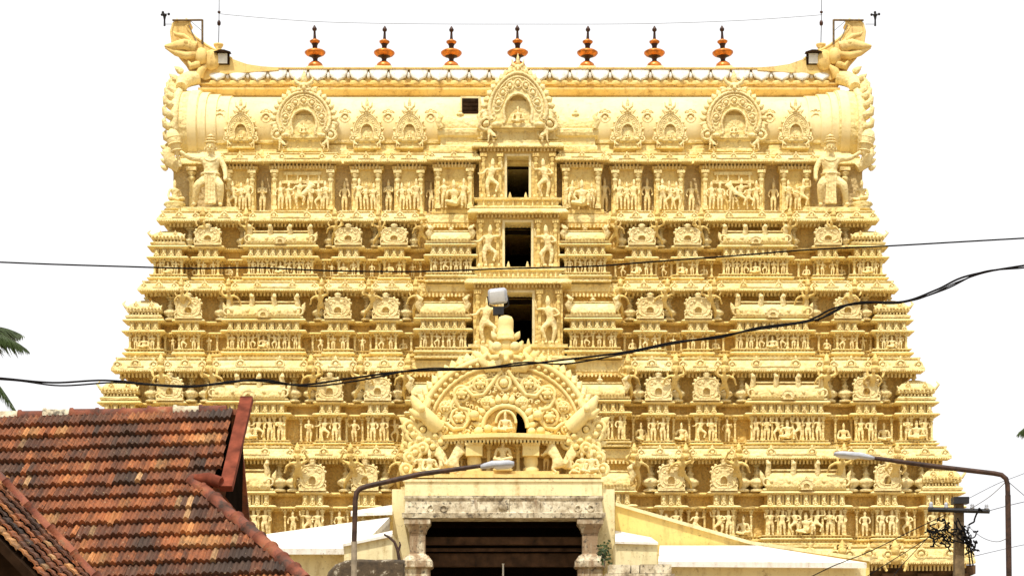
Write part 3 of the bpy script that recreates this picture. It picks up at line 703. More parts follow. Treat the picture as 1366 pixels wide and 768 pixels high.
def doorway(t, hw, dh, zt, zb, zbot, yf, yw, eave):
    """projecting bay: jambs, slab lintel, balustrade with tiny lions, dark passage behind"""
    r = bpy.data.objects.new('doorway', None); put(r, (XC, yf, zb), tower)
    fr = MB()
    for sg in (-1, 1):
        x0, x1 = sorted((XC + sg*(dh + .10), XC + sg*(hw - .02)))
        fr.box(x0, x1, yf, yw + .4, zb - .02, zt + .16)
        for c in (dh + .32, hw - .22): pilaster(fr, XC + sg*c, yf - .05, zb, zt + .10, .13)
    fr.box(XC - hw + .06, XC + hw - .06, yf + .012, yw + .4, zt + .05, zt + .36)
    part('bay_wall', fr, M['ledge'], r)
    jm = MB()
    for sg in (-1, 1):
        x0, x1 = sorted((XC + sg*dh, XC + sg*(dh + .11))); jm.box(x0, x1, yf - .05, yw + .5, zb, zt + .02)
    jm.box(XC - dh - .11, XC + dh + .11, yf - .055, yw + .5, zt, zt + .09)
    part('door_frame', jm, M['pale'], r)
    pas = MB(); d1 = yw + 6
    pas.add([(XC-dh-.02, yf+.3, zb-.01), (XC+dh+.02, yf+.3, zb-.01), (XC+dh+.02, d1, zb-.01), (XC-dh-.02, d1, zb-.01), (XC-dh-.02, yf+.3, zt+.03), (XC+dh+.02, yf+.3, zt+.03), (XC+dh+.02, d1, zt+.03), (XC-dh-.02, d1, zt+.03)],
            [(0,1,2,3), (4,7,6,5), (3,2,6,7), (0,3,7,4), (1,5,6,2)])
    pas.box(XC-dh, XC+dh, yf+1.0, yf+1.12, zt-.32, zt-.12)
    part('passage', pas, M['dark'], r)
    lin = MB(); h = .30
    lin.mould(cornice_profile(zt + .36, zt + .36 + h, eave), XC - hw - .02, XC + hw + .02, yf, 1.0)
    dentils(lin, XC - hw, XC + hw, yf - .03, zt + .20, .13, .08, .08, .12)
    dentils(lin, XC - hw - eave*.9, XC + hw + eave*.9, yf - eave, zt + .345, .05, .05, .05, .03)
    part('lintel_eave', lin, M['stucco'], r)
    bal = MB(); hz = zb - zbot
    if hz < .3: zbot = zb - .45; hz = .45
    bal.mould([(.05, zbot), (.14, zbot + .01), (.14, zbot + hz*.16), (0, zbot + hz*.2), (0, zbot + hz*.72), (.14, zbot + hz*.76), (.16, zb - .02), (0, zb - .005)], XC - hw - .05, XC + hw + .05, yf - .12, 1.1)
    n = int(2*hw/.42)
    for i in range(n):
        x = XC + ((i + .5)/n - .5)*2*hw
        bal.box(x - .035, x + .035, yf - .2, yf, zbot + hz*.2, zbot + hz*.72); bal.ball((x + hw/n, yf - .14, zbot + hz*.46), .09, .06, hz*.2, 6, 4)
    for i in range(int(2*hw/.3)):
        x = XC - hw + .15 + i*.3
        if abs(x - XC) > dh + .05: bal.ball((x, yf - .16, zb + .05), .09, .08, .11, 6, 4)
    for sg in (-1, 1): bal.lathe([(.07, 0), (.08, .05), (.02, .25)], (XC + sg*dh*.72, yf - .16, zb - .005), 6)
    part('balustrade', bal, M['stucco'], r)
    hf = (zt - zb)*.93
    for sg in (-1, 1):
        inst('guardian_figure', FIG['dancing_figure'][0 if sg > 0 else 1], (XC + sg*(dh + (hw - dh)*.52), yf - .16, zb), r, 0, (hf*1.15, hf, hf))
    return r

for k in (5, 4, 3, 2): build_tier(T[k])

# ------------------------------------------------------------------ top storey (tier 1)
Y1 = YT[1]; s1 = (Y1 - .5)/F
z1f = lambda py: CAMZ + (HY - py)*s1
def ox(px): return XC + (px - 691)*s1
zc0, zc1, zw0, zw1 = z1f(302), z1f(287), z1f(281), z1f(219)
hw1 = 462*s1; dh = 14.5*s1
wl = MB()
pr = [(.30, zc1 - .1), (.36, zc1), (.36, zc1 + .14), (.22, zc1 + .17), (.22, zw0 - .02), (.10, zw0), (0, zw0 + .02), (0, zw1 - .12), (.12, zw1 - .06), (.12, zw1 + .3)]
wl.mould(pr, XC - hw1, XC - dh - .10, Y1, 11, True, False); wl.mould(pr, XC + dh + .10, XC + hw1, Y1, 11, False, True)
wl.box(XC - dh - .2, XC + dh + .2, Y1 + .05, Y1 + 10.9, z1f(212), zw1 + .29); wl.box(XC - dh - .2, XC + dh + .2, Y1 + .05, Y1 + 10.9, zc1 - .09, z1f(268))
for i in range(60):
    x = XC - hw1 + .2 + i*(2*hw1 - .4)/59
    if abs(x - XC) > 2: wl.ball((x, Y1 - .30, zw0 - .06), .13, .10, .07, 6, 4)
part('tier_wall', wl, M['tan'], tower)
# cornice under the top storey
cor = MB(); half = 484*s1
YC = Y1 - .9
cor.mould(cornice_profile(zc0 + .09, zc1 - .05, .06), XC - half + .42, XC + half - .42, YC + .02, 10.5)
dentils(cor, XC - half + .5, XC + half - .5, YC - .02, zc0 - .16, .15, .08, .09, .10)
part('cornice', cor, M['stucco'], tower)
ed = [a*T[2].s for a in T[2].atl]
for a, b in [(ed[0], ed[1]), (ed[1], ed[2]), (ed[2], ed[3]), (ed[3], ed[4]), (ed[4], half - .22)]:
    w_ = b - a - .54
    me = cornice_seg(w_ - .48, zc0, zc1, .48, 2 if w_ > 2 else 1).mesh('cornice_block', M['stucco'])
    for sg in (-1, 1): inst('cornice_block', me, (XC + sg*(a + b)/2, YC - .22, 0), tower)
bm2 = bust((zc1 - zc0)*1.15).mesh('cornice_bust', M['ledge'])
for a in ed:
    for sg in (-1, 1): inst('cornice_bust', bm2, (XC + sg*a, YC - .58, zc0 - .04), tower, rnd.uniform(-.2, .2))
# doorway of the top storey
class _t: pass
doorway(None, 52*s1, dh, z1f(212), z1f(268), z1f(281), Y1 - .95, Y1, .30)
# bays of the top storey: offsets, half widths, figures
z_ca = z1f(205)
for off, hw, pj, fx in ((85, 26, .75, (-.45, 0, .45)), (145, 20, .42, (-.33, 0, .33)), (202, 20, .42, (-.33, 0, .33)), (287, 42, .48, (-1.0, -.62, -.1, .35, .75, 1.05)), (370, 20, .42, (-.33, .05, .35))):
    w = 2*hw*s1
    for sg in (-1, 1):
        x = XC + sg*off*s1; yb = Y1 - pj
        r = bpy.data.objects.new('wall_bay', None); put(r, (x, yb, zw0), tower)
        b = MB()
        b.mould([(.06, zw0 - .22), (.12, zw0 - .2), (.12, zw0 - .05), (0, zw0), (0, zw1 - .30), (.08, zw1 - .26), (.10, zw1 - .1)], x - w/2, x + w/2, yb, pj + .2)
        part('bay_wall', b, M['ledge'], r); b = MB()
        for q in (-1, 1):
            p_ = MB(); pilaster(p_, x + q*(w/2 - .16), yb - .06, zw0 + .01, zw1 - .30, .16); part('pilaster', p_, M['stucco'], r)
        dentils(b, x - w/2, x + w/2, yb - .07, zw1 - .24, .13, .07, .07, .09)
        if hw > 30:
            b.box(x - w*.33, x + w*.33, yb - .12, yb + .1, zw0 + 1.22, zw0 + 1.36); b.box(x - w*.30, x + w*.30, yb - .10, yb + .1, zw0 + 1.62, zw0 + 1.76)
            for q in (-.25, -.08, .09, .26): b.box(x + q*w - .04, x + q*w + .04, yb - .09, yb + .1, zw0 + 1.34, zw0 + 1.64)
        part('bay_trim', b, M['stucco'], r)
        e = cornice_seg(w - .15, z1f(218), z_ca, .42, 1 if hw < 30 else 3)
        o = inst('eave', e.mesh('eave', M['stucco']), (x, yb + .04, 0), r)
        for i, f in enumerate(fx):
            kd = rnd.choice(['standing_figure', 'standing_figure', 'dancing_figure']) if not (hw > 24 and i == 1 and hw < 30) else 'seated_figure'
            h = rnd.uniform(1.15, 1.5) if kd != 'seated_figure' else 1.9
            inst(kd, figs(kd), (x + f, yb - .20, zw0 + .005), r, rnd.uniform(-.3, .3), (h*1.08, h, h))
        if hw > 30: inst('beast_figure', LION, (x + .1, yb - .22, zw0 + .3), r, 0 if sg < 0 else PI, 1.0)
for off in (116, 173, 232, 342):                         # single figures in the recesses between the bays
    for sg in (-1, 1):
        kd = 'standing_figure'; h = rnd.uniform(1.35, 1.6)
        inst(kd, figs(kd), (XC + sg*off*s1, Y1 - .18, zw0 + .02), tower, rnd.uniform(-.2, .2), h)
low = MB()                                               # continuous eave at the top of the wall
low.mould(cornice_profile(z1f(217), z_ca - .03, .30), XC - hw1 + .3, XC + hw1 - .3, Y1 + .03, 10.5)
part('cornice', low, M['stucco'], tower)

# giant guardians at the corners
def guardian(name, m):
    g = Rig()
    p0 = g.p((0,0,1.42), (.36,.27)); w = g.p((.02,-.03,1.72), (.30,.24), p0); c = g.p((.03,-.06,2.05), (.37,.25), w)
    n = g.p((.03,-.05,2.42), .15, c); h = g.p((.02,-.12,2.66), (.23,.24), n); h2 = g.p((.02,-.08,2.88), (.25,.24), h)
    g.chain(h2, [((.02,-.04,3.08), .21), ((.02,-.02,3.26), .13), ((.02,0,3.38), .05)])
    a = g.p((.44,-.02,2.22), .16, c); g.chain(a, [((.66,-.08,1.82), .135), ((.72,-.22,1.46), .10), ((.72,-.28,1.28), .10), ((.70,-.34,1.16), .07)])
    a = g.p((-.38,-.02,2.24), .16, c); g.chain(a, [((-.85,-.10,2.22), .13), ((-1.16,-.20,2.36), .10), ((-1.28,-.24,2.46), .10), ((-1.36,-.26,2.54), .06)])
    for s, kx, ax in ((1, .50, .46), (-1, .56, .72)):
        l = g.p((s*.24,-.04,1.22), .26, p0)
        g.chain(l, [((s*kx,-.34,.98), .19), ((s*(kx*.5+ax*.5),-.20,.56), .165), ((s*ax,-.10,.14), .10), ((s*(ax+.04),-.34,.07), .09)])
    return skin_mesh(name, g.v, g.e, g.r, m, 2)
GUARD = guardian('guardian', M['statue'])
def guardian_details():
    m = MB(); ears = []                                  # the face
    m.ball((.02, -.37, 2.66), .045, .07, .075)           # nose
    for s in (-1, 1):
        m.ball((.02 + s*.085, -.325, 2.73), .055, .04, .035); m.ball((.02 + s*.085, -.335, 2.79), .075, .035, .018)
        er = MB(); er.ball((.02 + s*.25, -.10, 2.66), .05, .07, .11); ears.append(er)
        m.ball((.02 + s*.07, -.34, 2.585), .09, .035, .025)
    m.ball((.02, -.335, 2.53), .09, .04, .022)
    cr, nl, bt = MB(), MB(), MB()
    for z, r in ((2.96, .27), (3.10, .22), (3.24, .15)):
        cr.tube([(.02 + r*math.cos(2*PI*i/14), -.06 + r*math.sin(2*PI*i/14), z) for i in range(14)], .035, 6, True)
    nl.tube([(.03 + .30*math.cos(a), -.12 - .17*math.sin(a), 2.30 - .22*math.sin(a)) for a in [PI*i/10 for i in range(11)]], .04, 6)
    bt.tube([(.40*math.cos(2*PI*i/16), -.01 + .33*math.sin(2*PI*i/16), 1.52) for i in range(16)], .065, 6, True)
    return [(n_, b_.mesh(n_, M['statue'])) for n_, b_ in (('face', m), ('crown_bands', cr), ('necklace', nl), ('belt', bt), ('ear', ears[0]), ('ear', ears[1]))]
def sash():
    m = MB(); m.mould([(0, .12), (.05, .13), (.02, .7), (.05, 1.45), (0, 1.5)], -.18, .24, -.30, .1)
    for x in (-.10, .03, .15): m.tube([(x, -.335, .15), (x, -.325, .7), (x, -.355, 1.42)], .022, 5)
    return m
def club():
    m = MB(); m.lathe([(.06, 0), (.09, .1), (.07, .5), (.16, .75), (.30, 1.05), (.34, 1.35), (.24, 1.65), (.05, 1.78)], (0,0,0), 12)
    for z in (.75, 1.05, 1.35): m.tube([(.36*math.cos(2*PI*i/12)*(1 - abs(z - 1.2)*.7), .36*math.sin(2*PI*i/12)*(1 - abs(z - 1.2)*.7), z) for i in range(12)], .035, 5, True)
    return m
gd, gs, gc = guardian_details(), sash().mesh('sash', M['statue']), club().mesh('club', M['statue'])
def add_guardian(px, mir):
    r = inst('guardian_statue', GUARD, (ox(px), Y1 - .95, zw0 + .02), tower, 0, (mir, 1, 1))
    for n_, me, p in tuple((a_, b_, (0,0,0)) for a_, b_ in gd) + (('sash', gs, (0,0,0)), ('club', gc, (-1.36, -.12, 1.85))):
        o = bpy.data.objects.new(n_, me); COL.objects.link(o); o.parent = r; o.location = p
        if n_ == 'club': o.rotation_euler = (0, R(-14), 0)
add_guardian(283, 1); add_guardian(1106, -1)
for px in (283, 1106):
    pd = MB(); pd.mould([(0, zw0 - .28), (.1, zw0 - .24), (.1, zw0 - .02), (0, zw0 + .015)], ox(px) - 1.2, ox(px) + 1.2, Y1 - 1.15, 1.2); part('statue_plinth', pd, M['stucco'], tower)
for px, ph in ((233, 1.9), (1150, 1.9)):                 # seated attendants at the outer corners
    pz = MB(); pz.lathe([(.42, 0), (.50, .06), (.36, .16), (.52, .30), (.46, .38)], (ox(px), Y1 - .45, zw0 - .02), 12); part('lotus_seat', pz, M['stucco'], tower)
    inst('seated_figure', FIG['seated_figure'][0], (ox(px), Y1 - .45, zw0 + .34), tower, .5 if px < 600 else -.5, ph*.85)
    c = 1 if px > 600 else -1
    pl = MB(); pilaster(pl, ox(px) - c*.75, Y1 - .2, zw0, zw1 - .1, .2); part('pilaster', pl, M['stucco'], tower)
    curl = MB()
    curl.tube([(ox(px) - c*.2, Y1 - .2, z1f(222)), (ox(px) + c*.25, Y1 - .2, z1f(214)), (ox(px) + c*.35, Y1 - .2, z1f(200)), (ox(px) + c*.1, Y1 - .2, z1f(190))], [.25, .3, .28, .1], 8)
    for q in range(4): curl.leaf((ox(px) + c*.35, Y1 - .2, z1f(224 - q*9)), PI/2 - c*1.1, .42, .28)
    part('flame_scroll', curl, M['statue'], tower)

# ------------------------------------------------------------------ barrel vault roof
YR = Y1 + .1; RB = 2.6                                    # front of the vault, half depth
zr0, zr1 = z1f(204), z1f(107)
mid = zr0 + (zr1 - zr0)*.42; up = zr1 - mid
def vault_prof(grow=0.0):
    pts = []
    for i in range(25):
        a = -.62 + (PI + 1.24)*i/24
        pts.append((YR + RB - (RB + .1 + grow)*math.cos(a), mid + (up + grow)*math.sin(a) if a > 0 and a < PI else mid + (up*.95 + grow)*math.sin(a)))
    return pts
v = MB()
v.extx(vault_prof(), ox(262), ox(1124), True)
for q in (0, 1):                                          # ribs at both ends, flaring out
    for j, (d0, d1, g) in enumerate(((40, 24, .05), (24, 10, .13), (10, -2, .22), (-2, -14, .32))):
        a, b = (ox(262 + d0), ox(262 + d1)) if q == 0 else (ox(1122 - d0), ox(1122 - d1))
        v.extx(vault_prof(g), min(a, b), max(a, b), True)
part('vault', v, M['vault'], tower)
nk = MB()                                                 # neck below the vault with its ledges
nk.mould([(.30, z_ca - .05), (.34, z_ca), (.18, z_ca + .10), (.0, z_ca + .3), (0, z1f(187)), (.12, z1f(186)), (.14, z1f(183)), (0, z1f(181))], ox(250), ox(1134), YR + .12, 5.0)
for px in (333, 448, 517, 581, 801, 866, 938, 1040):
    nk.mould([(.22, z_ca + .03), (.25, z_ca + .08), (.20, z1f(196)), (.10, z1f(194)), (.10, z1f(189)), (0, z1f(188))], ox(px) - .34, ox(px) + .34, YR + .1, .5)
part('vault_neck', nk, M['stucco'], tower)
for off in (400, 338, 232, 174, 117):
    for sg in (-1, 1):
        x = XC + sg*off*s1; y = YR - .10; bd = MB()
        bd.ring((x, y + .05, z1f(153)), .21, .055, 14, 6); bd.ball((x, y + .07, z1f(153)), .12, .08, .12); bd.ring((x, y + .12, z1f(143)), .09, .035, 8, 5)
        for q in (-1, 1): bd.tube([(x + q*.07, y + .12, z1f(143)), (x + q*.18, y + .13, z1f(142)), (x + q*.27, y + .13, z1f(144.5))], .03, 5)
        part('rosette', bd, M['statue'], tower)
def dormer(px, w, h, zbase, y, lobes, ros, d, crest, figsize, shelf=True, taper=0.0):
    r = bpy.data.objects.new('dormer_arch', None); put(r, (ox(px), y, zbase), tower)
    a, b = kudu(w, h, d, lobes, ros, crest)
    if taper:                                             # narrower towards its leafy top, broad at the foot, with extra foliage
        for q in range(5):
            for sg in (-1, 1):
                b.leaf((sg*w*(.40 - .05*q), -d*.7, h*(.12 + .13*q)), PI/2 - sg*.5, h*.17, w*.13); b.ring((sg*w*(.34 - .045*q), -d, h*(.14 + .13*q)), w*.045, w*.016, 9, 4)
        for mb in (a, b): mb.v = [(p[0]*(1.12 - taper*p[2]/h), p[1], p[2]) for p in mb.v]
    a.box(-w*.34, w*.34, -d*.6, 1.6, .02, h*.40)
    inst('arch', a.mesh('arch', M['stucco']), (ox(px), y, zbase), r); inst('flame_rim', b.mesh('flame_rim', M['statue']), (ox(px), y, zbase), r)
    if shelf:
        c = MB(); sh = h*.22
        c.mould([(.0, -sh), (.10, -sh + .01), (.10, -sh*.75), (.0, -sh*.7), (0, -sh*.2), (.10, -sh*.12), (.12, -.01), (0, .0)], -w*.36, w*.36, -d*.4, .8)
        for q in (-.30, -.1, .1, .30): pilaster(c, q*w, -d*.45, -sh*.68, -sh*.2, .06)
        inst('pedestal', c.mesh('pedestal', M['stucco']), (ox(px), y, zbase), r)
        for q in (-1, 1): inst('beast_figure', LION, (ox(px) + q*w*.34, y - d*.8, zbase - sh*.95), r, PI if q < 0 else 0, sh*1.15)
    if figsize: inst('seated_figure', FIG['seated_figure'][0], (ox(px), y - d*.75, zbase + h*.055), r, 0, figsize)
    return r
for px in (405, 980): dormer(px, 80*s1, 78*s1, z1f(183), YR - .15, 21, 7, .34, .42, .85, True, .22)
for px in (320, 489, 546, 838, 895, 1063): dormer(px, 43*s1, 46*s1, z1f(185), YR - .08, 11, 3, .22, .52, .5, True, .40)
# central dormer above the doorway with side blocks
dormer(691, 96*s1, 92*s1, z1f(177), Y1 - .85, 23, 7, .5, .34, 1.25, True, .55)
ct = MB()
ct.mould([(0, z1f(190)), (.12, z1f(189)), (.12, z1f(186)), (0, z1f(185)), (0, z1f(166))], XC - 50*s1, XC + 50*s1, Y1 - .8, 2.5)
for sg in (-1, 1):
    x = XC + sg*77*s1
    ct.mould([(0, z1f(203)), (.10, z1f(202)), (.10, z1f(196)), (0, z1f(194)), (0, z1f(184)), (.12, z1f(182)), (.16, z1f(178)), (.16, z1f(174)), (0, z1f(171))], x - 26*s1, x + 26*s1, Y1 - .55, 1.6)
    n = 8; pts = [(Y1 - .55 + .36 - math.cos(q)*.40, z1f(171) + .02 + math.sin(q)*.56 + .06) for q in [(-.3 + i*(PI*.5 + .3)/7) for i in range(8)]] + [(Y1 + .8, z1f(171) + .64), (Y1 + .8, z1f(171))]
    ct.extx(pts[::-1], x - 24*s1, x + 24*s1, True)
    for q in (-1, 1): ct.tube([(x + q*25*s1, Y1 - .75, z1f(173)), (x + q*29*s1, Y1 - .8, z1f(165)), (x + q*25*s1, Y1 - .8, z1f(158)), (x + q*29*s1, Y1 - .8, z1f(152))], [.14, .15, .12, .03], 7)
    pot_finial(ct, (x, Y1 - .3, z1f(157)), .45)
part('dormer_base', ct, M['stucco'], tower)
hb = MB(); hb.box(ox(614), ox(641), YR + .05, YR + 1.4, z1f(151), z1f(123) + .0); part('hatch_housing', hb, M['pale'], tower)
hd = MB(); hd.box(ox(616), ox(638), YR + .03, YR + .3, z1f(149), z1f(126))
for i in range(4): hd.box(ox(616.5), ox(637.5), YR + .005, YR + .05, z1f(147 - i*5.4), z1f(146 - i*5.4))
part('louvred_hatch', hd, M['wood'], tower)
# ridge with its band and hanging petals
YG = YR + 1.9; rg = MB(); sG = YG/F
zg = lambda py: CAMZ + (HY - py)*sG
def og(px): return (px - CX)*sG
rg.mould([(.0, zg(128)), (.20, zg(122.3)), (.24, zg(121.5)), (.24, zg(119)), (.10, zg(118.5)), (.10, zg(114.5)), (.22, zg(114)), (.22, zg(112.5)), (0, zg(112)), (.02, zg(104)), (-.1, zg(94)), (.12, zg(92.5)), (.12, zg(91)), (0, zg(90.8))], og(272), og(1113), YG, 2.6)
for i in range(60):
    x = og(274) + i*(og(1111) - og(274))/59; rg.box(x - .02, x + .02, YG - .13, YG, zg(118.6), zg(114.4))
part('ridge_band', rg, M['ochre'], tower)
pt = MB(); n = 31
for i in range(n):
    px = 277 + (1109 - 277)*(i + .5)/n; hwp = 12.2*s1; pts = []
    top, bot = zg(92.2), zg(110)
    vs, fs = [], []
    for r_, (o, q) in enumerate(((.0, 0), (.10, .35), (.22, .7), (.36, 1.0))):
        z = top + (bot - top)*q; ww = hwp*math.sqrt(max(0.0, 1 - q**2.4)) + .01
        for c in range(9):
            u = c/4 - 1; vs.append((og(px) + u*ww, YG - .05 - o*(1 - .35*u*u), z))
    m_ = len(vs)
    vs += [(p[0], p[1] + .07, p[2] - .02) for p in vs]
    for r_ in range(3):
        for c in range(8):
            a = r_*9 + c; fs.append((a, a+9, a+10, a+1)); fs.append((a+m_, a+1+m_, a+10+m_, a+9+m_))
    for c in range(8): a = 27 + c; fs.append((a, a+m_, a+1+m_, a+1))
    for r_ in range(3):
        a = r_*9; fs.append((a, a+m_, a+9+m_, a+9)); a = r_*9 + 8; fs.append((a, a+9, a+9+m_, a+m_))
    pt.add(vs, fs, True)
    pt.leaf((og(px + 13.4), YG - .04, zg(106)), PI/2, .36, .22, .12)
part('petal_row', pt, M['white'], tower)
pe = MB()
for i in range(n):
    px = 277 + (1109 - 277)*(i + .5)/n
    pe.ball((og(px), YG - .02, zg(112)), 13*s1, .26, .22, 12, 6)
part('petal_eave', pe, M['ochre'], tower)
# horned gable ends
def horn(px_c, m):
    r = bpy.data.objects.new('gable_horn', None); x_ = lambda q: og(691 + m*(q - 691)); put(r, (x_(250), YG, zg(95)), tower)
    top = [(372, 91.5), (350, 90), (330, 87), (310, 80), (292, 71), (276, 62), (262, 52), (252, 42), (249, 36), (253, 33), (254, 30), (248, 27.5), (238, 27.5), (232, 33), (229, 44), (231, 58), (236, 72), (245, 82), (252, 94), (262, 104), (275, 108), (300, 100), (372, 95)]
    o = [(x_(a), zg(b)) for a, b in top]
    if m > 0: o = o[::-1]
    b = MB(); b.ext(o, YG - .15, YG + .75)
    b.tube([(x_(a), YG - .12, zg(c)) for a, c in top[3:12]], .07, 6); b.tube([(x_(a), YG - .12, zg(c)) for a, c in top[12:18]], .07, 6)
    part('horn', b, M['ochre'], r)
    h = MB()                                              # beast head with open jaws looking outwards
    h.tube([(x_(262), YG - .2, zg(66)), (x_(247), YG - .3, zg(62)), (x_(234), YG - .3, zg(65)), (x_(221), YG - .25, zg(64))], [.30, .30, .22, .06], 9)
    h.tube([(x_(264), YG - .2, zg(74)), (x_(250), YG - .3, zg(77)), (x_(236), YG - .3, zg(73)), (x_(222), YG - .25, zg(66))], [.22, .20, .16, .05], 9)
    h.tube([(x_(258), YG - .25, zg(60)), (x_(246), YG - .42, zg(52)), (x_(236), YG - .42, zg(50)), (x_(233), YG - .4, zg(46))], [.14, .14, .10, .02], 7)
    h.ball((x_(250), YG - .50, zg(61)), .15, .11, .13); h.ball((x_(270), YG - .3, zg(78)), .32, .3, .42)
    h.tube([(x_(268), YG - .3, zg(88)), (x_(256), YG - .36, zg(92)), (x_(252), YG - .3, zg(84))], [.2, .16, .05], 7)
    h.ball((x_(283), YG - .2, zg(82)), .42, .22, .5)
    h.tube([(x_(266), YG - .2, zg(104)), (x_(270), YG - .3, zg(96)), (x_(276), YG - .24, zg(90))], [.24, .2, .1], 7)
    part('beast_head', h, M['ochre'], r)
    fl = MB()                                             # flames round the gable edge
    for i in range(19):
        a = -.55 + (PI + 1.1)*i/18; ga = .34
        y = YR + RB - (RB + .1 + ga)*math.cos(a); z = mid + (up + ga)*math.sin(a)
        od = Vector((0, -math.cos(a), math.sin(a)*(1 if a < PI/2 + 9 else 1)))
        o_ = Vector((-m, 0, 0)); c0 = Vector((x_(244), y, z))
        pts_ = [c0 - od*.25, c0 + o_*.20 + od*.02, c0 + o_*.42 + od*.10 + Vector((0, 0, .10)), c0 + o_*.48 + od*.12 + Vector((0, 0, .32)), c0 + o_*.38 + od*.14 + Vector((0, 0, .46))]
        fl.tube([tuple(p) for p in pts_], [.20, .21, .17, .10, .02], 7)
    fl.tube([(x_(243), YR + RB - (RB + .36)*math.cos(a), mid + (up + .28)*math.sin(a)) for a in [-.55 + (PI + 1.1)*i/24 for i in range(25)]], .20, 6)
    fl.tube([(x_(266), YG - .1, zg(104)), (x_(254), YG - .2, zg(107)), (x_(246), YG - .5, zg(114)), (x_(246), YG - .9, zg(124))], [.34, .36, .34, .26], 9)
    for q, (a_, b_) in enumerate(((240, 97), (233, 107), (232, 118))): fl.leaf((x_(a_ + 6), YG - .35, zg(b_ + 4)), PI/2 + m*.9, .55, .34)
    part('flame_rim', fl, M['statue'], r)
    gb = MB(); gy = [(p[0], p[1]) for p in vault_prof(.28)]
    gb.extx(gy, min(x_(246), x_(272)), max(x_(246), x_(272))); part('gable_end', gb, M['stucco'], r)
horn(250, 1); horn(1132, -1)
# the seven finials
def finial_parts():
    a = MB(); a.box(-.50, .50, -.45, .45, 0, .14); a.box(-.40, .40, -.38, .38, .14, .24)
    b = MB(); b.lathe([(.36, .22), (.38, .30), (.32, .44), (.18, .54), (.12, .56)], (0,0,0), 20)
    c = MB(); c.lathe([(.12, .54), (.11, .66), (.16, .74), (.30, .80)], (0,0,0), 20)
    d = MB(); d.lathe([(.24, .78), (.42, .85), (.50, .94), (.50, 1.00), (.40, 1.07), (.20, 1.13), (.12, 1.15)], (0,0,0), 20)
    e = MB(); e.lathe([(.11, 1.13), (.12, 1.30), (.17, 1.40)], (0,0,0), 16)
    f = MB(); f.lathe([(.15, 1.38), (.24, 1.46), (.25, 1.52), (.14, 1.58), (.08, 1.62)], (0,0,0), 16)
    g_ = MB(); g_.lathe([(.075, 1.60), (.06, 1.80), (.05, 1.98), (.10, 2.02), (.115, 2.10), (.07, 2.17), (.055, 2.20), (.02, 2.26)], (0,0,0), 14)
    return [('pedestal', a, 'pale'), ('lower_bowl', b, 'copper'), ('neck', c, 'darkcopper'), ('disc', d, 'copper'), ('neck', e, 'darkcopper'), ('bowl', f, 'copper'), ('spike', g_, 'darkcopper')]
fp = [(n_, mb.mesh(n_, M[mt])) for n_, mb, mt in finial_parts()]
for px in (421, 512, 602, 691, 783, 873, 965):
    p = (og(px), YG + 1.0, zg(90.8)); p = ((px - CX)*(YG + 1.0)/F, YG + 1.0, zg(90.8) + .06)
    r = bpy.data.objects.new('finial', None); put(r, p, tower); r.rotation_euler = (R(rnd.uniform(-2, 2)), R(rnd.uniform(-2, 2)), rnd.uniform(0, 1) if 0 else 0)
    for n_, me in fp: inst(n_, me, p, r)
# dark stone base of the tower
sb = MB(); hwb = 606*T[5].s
sb.mould([(.6, 0), (.6, 1.0), (.3, 1.1), (.3, 1.6), (0, 1.8), (0, T[5].cor - .5), (.2, T[5].cor - .4), (.2, T[5].cor - .02)], XC - hwb, XC + hwb, 90.0, 13.5)
for i in range(26):
    x = XC - hwb + .5 + i*(2*hwb - 1)/25; pilaster(sb, x, 89.9, 1.75, T[5].cor - .4, .3)
part('stone_base', sb, M['granite'], tower)

# ------------------------------------------------------------------ entrance hall with the carved arch in front of the tower
YP = 66.0; sp = YP/F
px_ = lambda p: (p - CX)*sp
pz_ = lambda p: CAMZ + (HY - p)*sp
hall = thing('entrance_hall', 'cream entrance block with stained stone porch below and a great carved arch on its roof', 'gateway', (px_(672), YP + 2, 0))
bl = MB()                                                # hollow block: two side piers, top band, rear wall
x0, x1, xi0, xi1 = px_(523), px_(820), px_(551), px_(797)
bl.box(x0, xi0, YP, YP + 5, 0, pz_(652)); bl.box(xi1, x1, YP, YP + 5, 0, pz_(652))
bl.box(xi0 - .02, xi1 + .02, YP + .004, YP + 5, pz_(676), pz_(652.5)); bl.box(xi0, xi1, YP + 4.4, YP + 4.99, 0, pz_(676))
bl.box(x0 + .42, x1 - .42, YP - .12, YP + 4.8, pz_(661), pz_(640))
bl.box(x0 + .36, x1 - .36, YP - .16, YP + 4.8, pz_(642.5), pz_(639.4))
part('block_wall', bl, M['pale'], hall)
YE = YP - .75; ex = lambda p: (p - CX)*YE/F; ez = lambda p: CAMZ + (HY - p)*YE/F
sl_ = MB()                                               # stone eave slab with worn lower edge and carved knobs
sl_.mould([(0, ez(691)), (.10, ez(690.5)), (.12, ez(684)), (.03, ez(683)), (.0, ez(668)), (.05, ez(664)), (.05, ez(661)), (-.3, ez(660))], ex(541), ex(803), YE, 1.2)
for p in (574, 592, 771, 788): sl_.ring((ex(p), YE - .03, ez(678)), .10, .03, 10, 5)
for p in (632, 675, 716): sl_.box(ex(p) - .10, ex(p) + .10, YE - .08, YE, ez(684), ez(666))
sl_.leaf((ex(672), YE - .06, ez(682)), PI/2, .40, .36, .16)
part('eave_slab', sl_, M['stone'], hall)
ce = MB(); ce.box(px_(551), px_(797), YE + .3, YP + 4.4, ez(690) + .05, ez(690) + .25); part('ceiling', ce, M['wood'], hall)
bm_ = MB()
for p0, p1, y, d in ((712, 722, YP + 1.2, .4), (726, 730, YP + 1.6, .3), (732, 750, YP + 2.0, .4)):
    bm_.box(px_(552), px_(796), y, y + d, pz_(p1), pz_(p0))
for i in range(9): bm_.box(px_(575 + i*25), px_(583 + i*25), YP + 1.95, YP + 2.1, pz_(749), pz_(733))
part('beam', bm_, M['beam'], hall)
